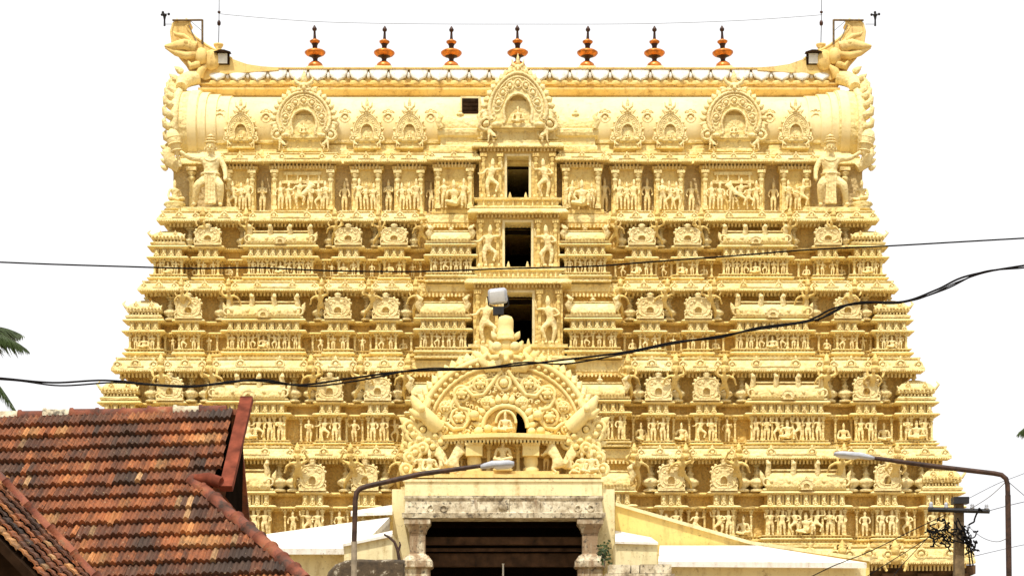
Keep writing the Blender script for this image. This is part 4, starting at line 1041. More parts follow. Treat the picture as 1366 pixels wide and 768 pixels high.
dk = MB(); dk.box(px_(552), px_(796), YP + 4.0, YP + 4.3, .02, pz_(690)); part('back_wall', dk, M['dark'], hall)
for pc in (557, 787):                                    # porch columns
    c = MB(); X = (pc - CX)*(YP - .55)/F; yc = YP - .40
    zc = lambda p: CAMZ + (HY - p)*(YP - .55)/F
    def sq(h, za, zb, h2=None):
        h2 = h2 or h
        c.add([(X-h,yc-h,za),(X+h,yc-h,za),(X+h,yc+h,za),(X-h,yc+h,za),(X-h2,yc-h2,zb),(X+h2,yc-h2,zb),(X+h2,yc+h2,zb),(X-h2,yc+h2,zb)], [(0,3,2,1),(4,5,6,7),(0,1,5,4),(1,2,6,5),(2,3,7,6),(3,0,4,7)])
    sq(.42, zc(699), zc(692.5)); sq(.30, zc(706), zc(699), .41); sq(.27, zc(711), zc(706), .30)
    sq(.25, zc(738), zc(711)); sq(.33, zc(741), zc(738), .25); sq(.48, zc(748), zc(741), .36); sq(.50, zc(756), zc(748), .49); sq(.44, zc(758), zc(756), .49)
    sq(.40, .5, zc(758)); sq(.52, .0, .5)
    part('porch_column', c, M['stone2'], hall)
lampst = MB(); lampst.lathe([(.03, 0), (.03, .9), (.05, .95)], (px_(671), YP + .6, pz_(768) - .5), 8); part('lamp_rod', lampst, M['lampwhite'], hall)

# great arch on the roof
YA = YP + .9; ac = lambda p: (p - CX)*YA/F; az = lambda p: CAMZ + (HY - p)*YA/F; sa = YA/F
C = 673.0
def ap(x, z): return ((x - CX)*sa, az(z))
out = []
for i in range(41):
    a = -.22 + (PI + .44)*i/40
    out.append(ap(C + 118*math.cos(a), 578 - 104*math.sin(a)))
out = [ap(C + 106, 612)] + out + [ap(C - 106, 612)]
hole = [ap(x, z) for x, z in ((688, 579), (702, 579), (703, 566), (701, 556), (702, 548), (697, 545), (690, 547), (688, 556), (690, 564))][::1]
pl = MB(); plate(pl, out, [hole], YA - .30, YA + .55)
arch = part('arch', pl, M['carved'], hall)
def arc(rx, rz, a0, a1, n, y, cz=578): return [(ap(C + rx*math.cos(a0 + (a1-a0)*i/n), cz - rz*math.sin(a0 + (a1-a0)*i/n))[0], y, ap(0, cz - rz*math.sin(a0 + (a1-a0)*i/n))[1]) for i in range(n+1)]
sc_ = MB(); yf = YA - .30
for rx, rz, t in ((113, 100, .10), (100, 89, .06), (82, 72, .08)): sc_.tube(arc(rx, rz, -.2, PI + .2, 40, yf), t, 7)
for s in (-1, 1):                                        # scrolling bands that meet in a point under the crown
    q = [(C + s*x, z) for x, z in ((4, 496), (10, 504), (18, 516), (28, 528), (42, 530), (52, 520), (60, 522), (66, 534), (60, 546), (48, 548), (46, 560), (54, 572), (68, 574), (78, 566))]
    sc_.tube([(ap(*p)[0], yf - .04, ap(*p)[1]) for p in q], .075, 7)
    q = [(C + s*x, z) for x, z in ((20, 502), (34, 504), (46, 512), (44, 524), (32, 526))]
    sc_.tube([(ap(*p)[0], yf - .02, ap(*p)[1]) for p in q], .06, 6)
    for (x, z, r) in ((32, 514, 9), (57, 527, 10), (60, 558, 11), (78, 545, 7), (24, 538, 6), (84, 572, 8)):
        X, Z = ap(C + s*x, z)
        sc_.ring((X, yf - .03, Z), r*sa, .06, 16, 6); sc_.ball((X, yf - .06, Z), r*sa*.62, .16, r*sa*.62, 10, 6)
        for k in range(6): sc_.ball((X + r*sa*.55*math.cos(k*PI/3), yf - .12, Z + r*sa*.55*math.sin(k*PI/3)), .06, .07, .06, 6, 4)
X, Z = ap(C - 1, 513); sc_.ring((X, yf - .03, Z), 9*sa, .06, 16, 6); sc_.ball((X, yf - .06, Z), 6*sa, .16, 6*sa, 10, 6)
rl = random.Random(11); keep = [(s_*x_, z_, r_) for s_ in (-1, 1) for x_, z_, r_ in ((32, 514, 10), (57, 527, 11), (60, 558, 12), (78, 545, 8), (24, 538, 7), (84, 572, 9), (0, 513, 10))]
for i in range(900):                                     # small curls and buds filling the ground between the roundels
    a = rl.uniform(-.1, PI + .1); q = rl.uniform(.38, .93); x = 98*q*math.cos(a); z = 578 - 87*q*math.sin(a)
    if any((x - k[0])**2 + (z - k[1])**2 < (k[2] + 2.2)**2 for k in keep) or (abs(x) < 36 and z > 541): continue
    keep.append((x, z, 2.4)); X, Z = ap(C + x, z); r = rl.uniform(.055, .085); t0 = rl.uniform(0, 6)
    if rl.random() < .5: sc_.tube([(X + r*(1 - k*.11)*math.cos(t0 + k*.9), yf - .03 - .005*k, Z + r*(1 - k*.11)*math.sin(t0 + k*.9)) for k in range(7)], [.035]*5 + [.03, .015], 5)
    else: sc_.leaf((X, yf - .01, Z), t0, .20, .13, .12)
part('scrollwork', sc_, M['crest'], hall)
fl = MB()                                                # flame lobes round the rim, two rows
for i in range(43):
    a = -.30 + (PI + .60)*i/42
    if abs(a - PI/2) < .12: continue
    x, z = ap(C + 112*math.cos(a), 578 - 99*math.sin(a)); lean = .35*(1 if a < PI/2 else -1)
    fl.leaf((x, YA - .12, z), a + lean, .44, .36, .30)
    fl.ball((ap(C + 119*math.cos(a), 0)[0], YA - .22, ap(0, 578 - 105*math.sin(a))[1]), .10, .11, .10, 7, 5)
for i in range(36):
    a = -.15 + (PI + .30)*i/35; x, z = ap(C + 106*math.cos(a), 578 - 94.5*math.sin(a)); fl.ball((x, yf - .03, z), .085, .08, .085, 6, 4)
part('flame_rim', fl, M['crest'], hall)
cn = MB()                                                # inner medallion with its own flames and a little shrine
for i in range(13):
    a = PI*i/12; x, z = ap(C + 1 + 31*math.cos(a), 570 - 30*math.sin(a)); fl_ = a + .3*math.cos(a)
    cn.leaf((x, yf - .08, z), fl_, .34, .26, .18)
cn.tube([(ap(C + 1 + 30*math.cos(PI*i/16), 0)[0], yf - .06, ap(0, 572 - 29*math.sin(PI*i/16))[1]) for i in range(17)], .09, 7)
cn.tube([(ap(C + 2 + 13*math.cos(PI*i/12), 0)[0], yf - .08, ap(0, 566 - 16*math.sin(PI*i/12))[1]) for i in range(13)], .055, 6)
a_, b_ = ap(C - 44, 585), ap(C + 60, 578)
cn.box(a_[0], ap(C + 12, 0)[0], yf - .16, yf + .05, a_[1], b_[1]); cn.box(ap(C + 31, 0)[0], b_[0], yf - .16, yf + .05, a_[1], b_[1])
for x, z, r in ((-40, 556, 7), (44, 556, 7), (-22, 574, 6), (-34, 578, 7), (36, 578, 6), (48, 577, 6), (-12, 576, 5)): cn.ball((ap(C + x, 0)[0], yf - .14, ap(0, z)[1]), r*sa, .18, r*sa, 8, 6)
part('inner_medallion', cn, M['crest'], hall)
inst('seated_figure', FIG['seated_figure'][0], (ap(C + 1, 0)[0], yf - .22, ap(0, 580)[1]), hall, 0, 1.05)
kf = MB(); x, z = ap(675, 492)                            # lion face crowning the arch, with the tall knob
face_crest(kf, (x, yf + .1, z), 1.0)
for s in (-1, 1):
    kf.tube([(x + s*.2, yf, z + .05), (x + s*.60, yf - .05, z + .02), (x + s*.80, yf - .05, z + .26), (x + s*.60, yf - .05, z + .42), (x + s*.50, yf - .05, z + .26)], [.22, .20, .16, .12, .05], 8)
    for k in range(4): kf.leaf((x + s*(.38 + k*.20), yf + .05, z + .48 - k*.11), PI/2 - s*(.35 + k*.25), .46, .32)
    kf.ball((x + s*.30, yf - .38, z + .62), .17, .14, .17, 10, 7)
part('lion_face_crest', kf, M['crest'], hall)
kb = MB(); x, z = ap(674.5, 452); kb.lathe([(.36, 0), (.38, .08), (.24, .14), (.26, .50), (.26, .66), (.21, .77), (.08, .82)], (x, YA, z - .05), 18)
for k in range(5): kb.leaf((x + (k-2)*.16, YA - .22, z - .05), PI/2 - (k-2)*.25, .32, .22)
part('crest_knob', kb, M['crest'], hall)
def makara(m):
    r = MB(); X = lambda p: ap(C + m*p, 0)[0]; Zz = lambda p: ap(0, p)[1]
    r.tube([(X(88), YA - .35, Zz(573)), (X(98), YA - .5, Zz(563)), (X(108), YA - .55, Zz(552)), (X(117), YA - .55, Zz(541)), (X(123), YA - .5, Zz(531))], [.26, .26, .22, .17, .07], 10)
    r.tube([(X(104), YA - .5, Zz(556)), (X(118), YA - .55, Zz(555)), (X(126), YA - .55, Zz(549))], [.22, .15, .05], 8)
    r.ball((X(109), YA - .80, Zz(549)), .11, .10, .11, 8, 6); r.tube([(X(104), YA - .5, Zz(545)), (X(100), YA - .5, Zz(536)), (X(105), YA - .5, Zz(530))], [.14, .11, .03], 7)
    for k, (p, q) in enumerate(((92, 584), (101, 590), (112, 588), (121, 582), (125, 572), (84, 592), (108, 575), (95, 598), (118, 598))):
        r.ring((X(p), YA - .42, Zz(q)), .20, .075, 12, 6); r.ball((X(p), YA - .45, Zz(q)), .11, .14, .11, 7, 5)
    for k in range(5): r.leaf((X(118 + k*2.2), YA - .3, Zz(604 - k*9)), PI/2 - m*(1.5 - .15*k), .42, .3)
    part('makara_head', r, M['crest'], hall)
makara(1); makara(-1)
sh = MB()                                                # bowed shelf under the arch, pillars and niche wall
n = 20; pts = []
for i in range(n + 1):
    u = i/n*2 - 1; pts.append((ap(C + u*82, 0)[0], YA - .45 - .55*(1 - u*u)))
def bow(mb, z0, z1, grow, inner=.0):
    vs = []
    for x, y in pts: vs += [(x, y - grow, z0), (x, y - grow, z1), (x, YA + .3, z1), (x, YA + .3, z0)]
    fs = []
    for i in range(n): fs += [(4*i+j, 4*i+(j+1) % 4, 4*i+4+(j+1) % 4, 4*i+4+j) for j in range(4)]
    fs += [(3, 2, 1, 0), (4*n, 4*n+1, 4*n+2, 4*n+3)]
    mb.add(vs, [f[::-1] for f in fs])
bow(sh, az(591), az(588), .02); bow(sh, az(588.2), az(584), .14); bow(sh, az(584.1), az(582.6), .08)
for i in range(34):
    u = i/33*2 - 1; x = ap(C + u*80, 0)[0]; sh.box(x - .035, x + .035, YA - .45 - .55*(1-u*u) - .06, YA, az(594.5), az(590.8))
part('shelf', sh, M['crest'], hall)
nw = MB(); nw.box(ap(C - 104, 0)[0], ap(C + 104, 0)[0], YA - .02, YA + .5, az(640), az(590)); nw.box(ap(C - 122, 0)[0], ap(C + 128, 0)[0], YA - .95, YA + .5, az(640.5), az(636))
nw.box(ap(C - 72, 0)[0], ap(C + 72, 0)[0], YA - .75, YA + .1, az(636.2), az(631))
part('niche_wall', nw, M['ochre'], hall)
for p in (633, 708):
    c = MB(); c.box(ap(p - 11, 0)[0], ap(p + 11, 0)[0], YA - .80, YA, az(611), az(597)); c.box(ap(p - 12, 0)[0], ap(p + 12, 0)[0], YA - .84, YA, az(597.1), az(594))
    c.lathe([(.26, 0), (.27, .1), (.20, .16), (.24, .30), (.23, .48), (.16, .62), (.15, .66)], (ap(p, 0)[0], YA - .45, az(631)), 14); part('bulbous_pillar', c, M['crest'], hall)
for p in (652, 691):
    c = MB(); pilaster(c, ap(p, 0)[0], YA - .30, az(631), az(594), .10); part('slim_pillar', c, M['crest'], hall)
inst('seated_figure', FIG['seated_figure'][0], (ap(671, 0)[0], YA - .75, az(622)), hall, 0, 1.30)
ped = MB(); ped.lathe([(.30, 0), (.34, .06), (.22, .14), (.30, .22), (.26, .25)], (ap(671, 0)[0], YA - .70, az(631)), 12); part('lotus_seat', ped, M['crest'], hall)
for p, m in ((607, 1), (742, -1)): inst('rearing_beast', YALI, (ap(p, 0)[0], YA - .60, az(636)), hall, R(12) if m > 0 else PI - R(12), (1.35, 1.3, 1.25))
for p, m in ((592, -1), (757, 1)): inst('rearing_beast', YALI, (ap(p, 0)[0], YA - .45, az(636)), hall, R(25) if m > 0 else PI - R(25), (1.2, 1.25, 1.15))
for p, k in ((562, 1), (788, 0), (574, 0), (776, 1)): inst('seated_figure', FIG['seated_figure'][k], (ap(p, 0)[0], YA - .70 + .2*k, az(636)), hall, .3*(1 if p < 673 else -1), 1.25)
for p in (613, 728): inst('standing_figure', FIG['standing_figure'][3], (ap(p, 0)[0], YA - .2, az(631)), hall, 0, .98)
for m in (-1, 1):
    sc2 = MB()
    for k, (p, q, r) in enumerate(((118, 606, 8), (108, 600, 6), (126, 612, 6), (130, 628, 7), (96, 628, 6))):
        X = ap(C + m*p, 0)[0]; Zq = az(q); sc2.ring((X, YA - .5, Zq), r*sa, .08, 12, 6); sc2.ball((X, YA - .52, Zq), r*sa*.6, .15, r*sa*.6, 8, 5)
    part('side_scroll', sc2, M['crest'], hall)

# low halls on either side with sloping whitewashed roofs
def poly_slab(name, pts, thick, mat, parent):            # sloping roof slab: top outline in world points, given thickness downwards
    n = len(pts); m = MB()
    vs = [tuple(p) for p in pts] + [(p[0], p[1], p[2] - thick) for p in pts]
    m.add(vs, [tuple(range(n)), tuple(range(2*n-1, n-1, -1))] + [(i, i+n, (i+1) % n + n, (i+1) % n) for i in range(n)])
    return part(name, m, mat, parent)
lh = thing('side_hall', 'low cream hall with sloping white roof, beside the red tiled roof', 'hall', at(440, 800, 63) * Vector((1, 1, 0)))
poly_slab('roof', [at(330, 731, 61.6), at(459, 731, 61.6), at(490, 720, 63.5), at(520, 709, 65.4), at(520, 689, 65.4), at(340, 714, 65.4)], .18, M['white'], lh)
b = MB(); b.box(at(345, 0, 62)[0], at(459, 0, 62)[0], 62, 65.6, 0, at(0, 737, 62)[2]); part('wall', b, M['pale'], lh)
lb = MB(); p0, p1 = at(459, 726, 61), at(523.5, 712, 61)
lb.ext([(p0.x, 0), (p1.x, 0), (p1.x, p1.z), (p0.x, p0.z)], 61, 65.2); part('gable_block', lb, M['pale'], lh)
poly_slab('block_coping', [at(457, 725, 60.9), at(523.4, 711.5, 60.9), at(523.4, 707, 63), at(458, 722, 63)], .08, M['white'], lh)
up_ = MB(); q0, q1 = at(470, 722, 65.8), at(523.6, 722, 65.8); up_.box(q0.x, q1.x, 65.8, 66.6, 0, at(0, 683, 65.8)[2]); part('upper_wall', up_, M['wallorange'], lh)
for p, k in ((484, 2), (499, 0), (507, 3), (517, 1)): inst('standing_figure', FIG['standing_figure'][k], tuple(at(p, 713, 65.65)), lh, rnd.uniform(-.3, .3), .72)
poly_slab('upper_roof', [at(468, 684, 65.3), at(523.4, 682, 65.3), at(523.4, 673, 66.8), at(468, 681, 66.8)], .10, M['white'], lh)

rh = thing('side_hall', 'low ochre hall with sloping white roof, behind the concrete utility pole', 'hall', at(1010, 800, 66) * Vector((1, 1, 0)))
YO = 67.0
ow = MB(); o = [at(820.5, 900, YO), at(1160, 900, YO), at(1160, 748, YO), at(1000, 725, YO), at(960, 714, YO), at(820.5, 674, YO)]
ow.ext([(p.x, max(p.z, 0)) for p in o], YO, YO + .6); part('sloping_wall', ow, M['wallorange'], rh)
cp = MB(); tops = [at(820.6, 674, YO), at(960, 714, YO), at(1000, 725.5, YO), at(1160, 748.5, YO)]
for a, b_ in zip(tops, tops[1:]): cp.ext([(a.x, a.z), (b_.x, b_.z), (b_.x, b_.z + .11), (a.x, a.z + .11)], YO - .10, YO + .7)
part('coping', cp, M['pale'], rh)
poly_slab('roof', [at(878, 748, 63.2), at(1156, 750, 63.2), at(1010, 727, 66.9), at(880, 727, 66.9)], .17, M['white'], rh)
w2 = MB(); w2.box(at(884, 0, 63.6)[0], at(1155, 0, 63.6)[0], 63.6, 66.8, 0, at(0, 754, 63.6)[2]); part('wall', w2, M['pale'], rh)
rb = MB(); YB = 64.4; r0, r1 = at(821, 722, YB), at(877, 723, YB); rb.box(r0.x, r1.x, YB, 66.9, 0, r1.z); part('gable_block', rb, M['pale'], rh)
poly_slab('block_coping', [at(820.6, 721.5, YB - .1), at(878, 723, YB - .1), at(868, 716, 66.9), at(820.6, 707, 66.9)], .07, M['white'], rh)

pw = thing('stone_parapet', 'row of pale weathered stone blocks, right of the porch column', 'parapet', at(855, 800, 62) * Vector((1, 1, 0)))
YK = 62.0
for i, (a, b_, t0, t1) in enumerate(((812, 841, 752.5, 764), (842, 853, 753, 764), (854, 896, 752, 764))):
    m = MB(); m.box(at(a + .3, 0, YK)[0], at(b_ - .3, 0, YK)[0], YK, YK + .8, at(0, t1, YK)[2], at(0, t0, YK)[2]); part('stone_block', m, M['stone'], pw)
m = MB(); m.box(at(808, 0, YK)[0], at(900, 0, YK)[0], YK - .05, YK + .9, 0, at(0, 764.5, YK)[2]); part('wall', m, M['stone'], pw)

dw = thing('weathered_wall', 'blackened old stone wall with rounded end and white stains, left of the porch', 'wall', at(492, 800, 58) * Vector((1, 1, 0)))
m = MB(); YD = 58.0
o = [at(p, q, YD) for p, q in ((538, 980), (538, 750.5), (520, 749.5), (500, 750), (480, 749), (462, 750.5), (450, 755), (442, 763), (438, 772), (436, 980))]
m.ext([(p.x, max(p.z, 0)) for p in o][::-1], YD, YD + .9); part('stone_face', m, M['darkstone'], dw)
m = MB(); q = [at(p, z, YD - .05) for p, z in ((437, 775), (441, 764), (449, 755.5), (462, 750.5), (480, 749), (500, 750), (520, 749.3), (539, 750.3))]
m.tube([(p.x, YD + .2, p.z) for p in q], .10, 7); part('rounded_coping', m, M['darkstone'], dw)
tw = MB(); q = [at(p, z, 60) for p, z in ((534, 760), (532, 742), (530, 732), (526, 722), (519, 716), (512, 712))]; tw.tube([tuple(p) for p in q], [.06, .055, .05, .045, .04, .03], 6)
q = [at(p, z, 60) for p, z in ((531, 736), (534, 726), (533, 722))]; tw.tube([tuple(p) for p in q], [.04, .03, .015], 5)
part('dry_stem', tw, M['rust'], dw)

fern = thing('wall_plant', 'small green plant sprouting beside the right porch column', 'plant', at(806, 756, 64.2))
m = MB()
for i in range(90):
    c = at(806 + rnd.gauss(0, 4.5), 739 + rnd.gauss(0, 8), 64.2) + Vector((0, rnd.uniform(-.15, .15), 0)); L = rnd.uniform(.06, .14); a = rnd.uniform(0, 2*PI); t = Vector((math.cos(a), rnd.uniform(-.5, .5), math.sin(a)))*L; u = Vector((-t.z, 0, t.x))*.35
    m.add([tuple(c), tuple(c + t*.5 + u), tuple(c + t), tuple(c + t*.5 - u)], [(0, 1, 2, 3)])
part('leaves', m, M['leaf'], fern)
m = MB(); m.tube([tuple(at(806, 757, 64.2)), tuple(at(807, 745, 64.2)), tuple(at(804, 732, 64.2))], [.02, .015, .008], 5); part('stem', m, M['bark'], fern)

# ------------------------------------------------------------------ red tiled house on the left
PAL = [(.25,.065,.02), (.34,.11,.03), (.20,.05,.018), (.42,.17,.05), (.12,.045,.02), (.07,.036,.02), (.28,.08,.028), (.17,.065,.03), (.09,.048,.028), (.24,.05,.018), (.46,.26,.11), (.10,.045,.022)]
DRIFT = [(.050,.028,.018), (.085,.040,.022), (.15,.052,.022), (.25,.078,.026), (.33,.105,.032), (.42,.16,.046), (.50,.25,.09)]
def tiled_slope(name, O, u, d, rows, e, lim, per, parent, amp=.034, lip=.075):
    """courses of ribbed clay tiles: O ridge point, u along the ridge, d down the slope, lim(v) -> (u0, u1)"""
    nrm = u.cross(d).normalized()
    if nrm.z < 0: nrm = -nrm
    vs, fs, cols = [], [], []
    streak = None
    for r in range(rows):
        v0 = r*e; v1 = v0 + e*1.12
        a0, a1 = lim(v0 + e*.5)
        n = max(1, int((a1 - a0)/per)); a1 = a0 + n*per
        tint = 0.0
        for c in range(n):
            if rnd.random() < .5: tint = rnd.gauss(0, .11)
            w_ = .52 + .85*mnoise.noise(Vector((c*per*1.1, r*.55, 3.1))) + .30*mnoise.noise(Vector((c*per*4.0, r*2.3, 9.0))) + tint
            g_ = max(0.0, min(.999, w_))*(len(DRIFT) - 1); q0 = DRIFT[int(g_)]; q1 = DRIFT[int(g_) + 1]; f_ = g_ - int(g_)
            col = tuple(q0[i_]*(1 - f_) + q1[i_]*f_ for i_ in range(3))
            if rnd.random() < .025: col = (.44, .25, .11)
            k = rnd.uniform(.6, 1.35); col = (col[0]*k, col[1]*k, col[2]*k, 1)
            lift = rnd.uniform(-.008, .012); dv = rnd.uniform(-.018, .02) + (rnd.uniform(.02, .07) if rnd.random() < .03 else 0)
            b = len(vs); m = 7
            for q in range(m):
                f = q/(m-1); x = a0 + (c + f)*per
                hgt = amp*(0.5 - 0.5*math.cos(2*PI*f))
                for (vv, ex) in ((v0, .0), (v1 + dv, lip + lift), (v1 + dv, .012 + lift)):
                    p = O + u*x + d*vv + nrm*(hgt*(1 if ex != .012 + lift else .9) + ex); vs.append(tuple(p))
            for q in range(m-1):
                i = b + 3*q; fs += [(i, i+1, i+4, i+3), (i+1, i+2, i+5, i+4)]; cols += [col, col]
    me = bpy.data.meshes.new(name); me.from_pydata(vs, [], fs); me.materials.append(M['tile'])
    at_ = me.attributes.new('tint', 'FLOAT_COLOR', 'FACE')
    at_.data.foreach_set('color', [x for c in cols for x in c]); me.update()
    o = put(bpy.data.objects.new(name, me), (0,0,0), parent); return o, nrm
def hitter(O, u, d):
    n = u.cross(d).normalized()
    def hit(px, py):
        ray = at(px, py, 1.0) - cam.location
        t = (O - cam.location).dot(n)/ray.dot(n); p = cam.location + ray*t
        q = p - O; uu, dd, ud = u.dot(u), d.dot(d), u.dot(d)
        a, b = q.dot(u), q.dot(d); det = uu*dd - ud*ud
        return (a*dd - b*ud)/det, (b*uu - a*ud)/det
    return hit
YH = 28.0
house = thing('tiled_house', 'old house with weathered red clay tile roof, plank-edged gable and mossy hip ridge', 'house', at(150, 920, 29.5) * Vector((1, 1, 0)))
O = at(319, 545, YH); u = (O - at(-60, 557, YH)).normalized(); d = Vector((0, -.745, -.667))
hit = hitter(O, u, d)
bar_u, bar_v = hit(291, 655); hip0 = hit(262, 645); hip1 = hit(404, 771)
def lim(v):
    if v < bar_v: r = bar_u*v/bar_v
    else: r = hip0[0] + (hip1[0] - hip0[0])*(v - hip0[1])/(hip1[1] - hip0[1])
    return (-4.6, r - .02)
e = .285
rows = int(hip1[1]/e) + 2
roof, nrm = tiled_slope('roof', O, u, d, rows, e, lim, .074, house)
def P3(a, v, h=0): return O + u*a + d*v + nrm*h
def plank(name, a, b, w, th, mat, parent, side):         # board from a to b lying against the slope edge
    t = (b - a).normalized(); s = t.cross(nrm).normalized()*side
    m = MB(); c = [a, a + s*w, a + s*w - nrm*th, a - nrm*th]; c2 = [p + (b - a) for p in c]
    m.add([tuple(p) for p in c + c2], [(0,1,2,3), (7,6,5,4), (0,4,5,1), (1,5,6,2), (2,6,7,3), (3,7,4,0)]); return part(name, m, mat, parent)
plank('barge_board', P3(.02, -.12, .13), P3(bar_u + .03, bar_v + .03, .11), .17, .09, M['redplank'], house, -1 if u.x > 0 else 1)
# gable wall, rear slope and right hip slope
rd = Vector((0, .745, -.667)); eave_v = hip1[1] + .25
gw = MB(); A = P3(-.10, .05); Bf = P3(bar_u - .12, bar_v); Bb = O + u*(bar_u - .12) + rd*(bar_v*.55); A2 = O + u*-.1 + rd*.1
gw.add([tuple(A), tuple(Bf), tuple(Bb), tuple(A2)], [(0, 1, 2, 3)])
gw.add([tuple(p + Vector((-.12, 0, 0))) for p in (A, Bf, Bb, A2)], [(3, 2, 1, 0)])
gw.add([tuple(P3(.03, -.06, -.02)), tuple(P3(bar_u + .10, bar_v + .1, -.02)), tuple(at(323, 690, YH - .2)), tuple(at(325.5, 546, YH + .1))], [(0, 1, 2, 3)])
part('gable_wall', gw, M['dark'], house)
rs = MB(); q = [O, O + u*-4.6, O + u*-4.6 + rd*3.4, O + u*bar_u + rd*3.4]
rs.add([tuple(p + nrm*0) for p in q] + [tuple(p + Vector((0, 0, -.08))) for p in q], [(0,1,2,3), (7,6,5,4), (0,4,5,1), (1,5,6,2), (2,6,7,3), (3,7,4,0)]); part('rear_roof', rs, M['ridge'], house)
hp = MB(); H0, H1 = P3(hip0[0], hip0[1], .0), P3(hip1[0], hip1[1], .0)
q = [H0 + Vector((0, 0, -.02)), H1 + Vector((0, 0, -.02)), H1 + Vector((-.75, 3.2, -.05)), P3(bar_u - .1, bar_v, -.05) + Vector((-.55, 1.4, 0))]
hp.add([tuple(p) for p in q] + [tuple(p + Vector((0, 0, -.08))) for p in q], [(0,1,2,3), (7,6,5,4), (0,4,5,1), (1,5,6,2), (2,6,7,3), (3,7,4,0)]); part('hip_roof', hp, M['ridge'], house)
def ridge_caps(a, b, r, L, name, parent, mats=None):
    n = int((b - a).length/L); t = (b - a).normalized()
    side = t.cross(Vector((0, 0, 1))).normalized(); upv = side.cross(t)
    for i in range(n + 1):
        m = MB(); s0 = a + t*(i*L + rnd.uniform(-.01, .01)); vs = []; k = 9; drop = rnd.uniform(-.012, .012)
        for f, rr in ((0, r*1.20), (.10, r*1.22), (.14, r*1.0), (1.05, r*.92)):
            for j in range(k):
                g_ = PI*1.1*(j/(k-1)) - .05*PI
                vs.append(tuple(s0 + t*(f*L) + side*(math.cos(g_)*rr) + upv*(math.sin(g_)*rr + drop)))
        fs = [(w_*k + j, w_*k + j + 1, (w_+1)*k + j + 1, (w_+1)*k + j) for w_ in range(3) for j in range(k-1)] + [tuple(range(k)), tuple(range(4*k-1, 3*k-1, -1))]
        m.add(vs, fs, True); part(name, m, mats[i % len(mats)] if mats else M['ridge'], parent)
ridge_caps(P3(-4.5, 0, -.02), P3(-.35, 0, -.02), .085, .36, 'ridge_tile', house, [M['ridge'], M['ridge'], M['ridge'], M['stone'], M['ridge'], M['stone'], M['ridge']])
ridge_caps(P3(hip0[0] - .06, hip0[1] - .04, .02), H1 + nrm*.02, .095, .27, 'hip_tile', house)
fx = MB(); p0, p1 = P3(hip0[0], hip0[1], .10), P3(bar_u + .05, bar_v - .02, .12); fx.tube([tuple(p0), tuple((p0 + p1)/2 + nrm*.02), tuple(p1)], [.05, .09, .08], 7); part('ridge_joint', fx, M['redplank'], house)
hw = MB(); c0 = P3(-4.6, eave_v - .5); c1 = P3(hip1[0] - .7, eave_v - .5)
hw.box(c0.x, c1.x, c0.y + .6, c0.y + 5.4, 0, c0.z - .25); part('wall', hw, M['pale'], house)
# nearer tiled gable in the bottom left corner
YG2 = 18.0
near = thing('tiled_porch', 'nearer tiled roof edge with dark underside in the lower left corner', 'porch roof', at(20, 920, YG2 + 1) * Vector((1, 1, 0)))
A, B = at(-40, 604, YG2 + .55), at(135, 783, YG2 + .55); C_, D_ = at(-40, 672, YG2 - .2), at(100, 783, YG2 - .2)
u2 = (B - A).normalized(); d2 = (C_ - A); d2 = (d2 - u2*d2.dot(u2)); wd = d2.length; d2 = d2.normalized()
Ln = (B - A).length
tiled_slope('roof', A, u2, d2, 6, wd/6.2, lambda v: (-.3, Ln + .4), .07, near, .010, .03)
n2 = u2.cross(d2).normalized(); n2 = n2 if n2.z > 0 else -n2
sf = MB(); q = [A - n2*.03, B - n2*.03, B + d2*wd*1.02 - n2*.03, A + d2*wd*1.02 - n2*.03]
q2 = [p - n2*.08 for p in q]; sf.add([tuple(p) for p in q + q2], [(0,1,2,3), (7,6,5,4), (0,4,5,1), (1,5,6,2), (2,6,7,3), (3,7,4,0)]); part('roof_boards', sf, M['wood'], near)
ridge_caps(A - u2*.2 + n2*.03, B + n2*.03, .05, .30, 'ridge_tile', near)
dkw = MB(); a0, a1 = A + d2*wd*.9 + Vector((0, .3, -.12)), B + d2*wd*.9 + Vector((0, .3, -.12))
dkw.add([tuple(a0 + Vector((-.5, 0, .3))), tuple(a1), (a1.x, a1.y, 0), (a0.x - .5, a0.y, 0)], [(0, 1, 2, 3)])
dkw.add([tuple(p + Vector((0, .15, 0))) for p in (a0 + Vector((-.5, 0, .3)), a1, Vector((a1.x, a1.y, 0)), Vector((a0.x - .5, a0.y, 0)))], [(3, 2, 1, 0)])
part('porch_wall', dkw, M['wood'], near)

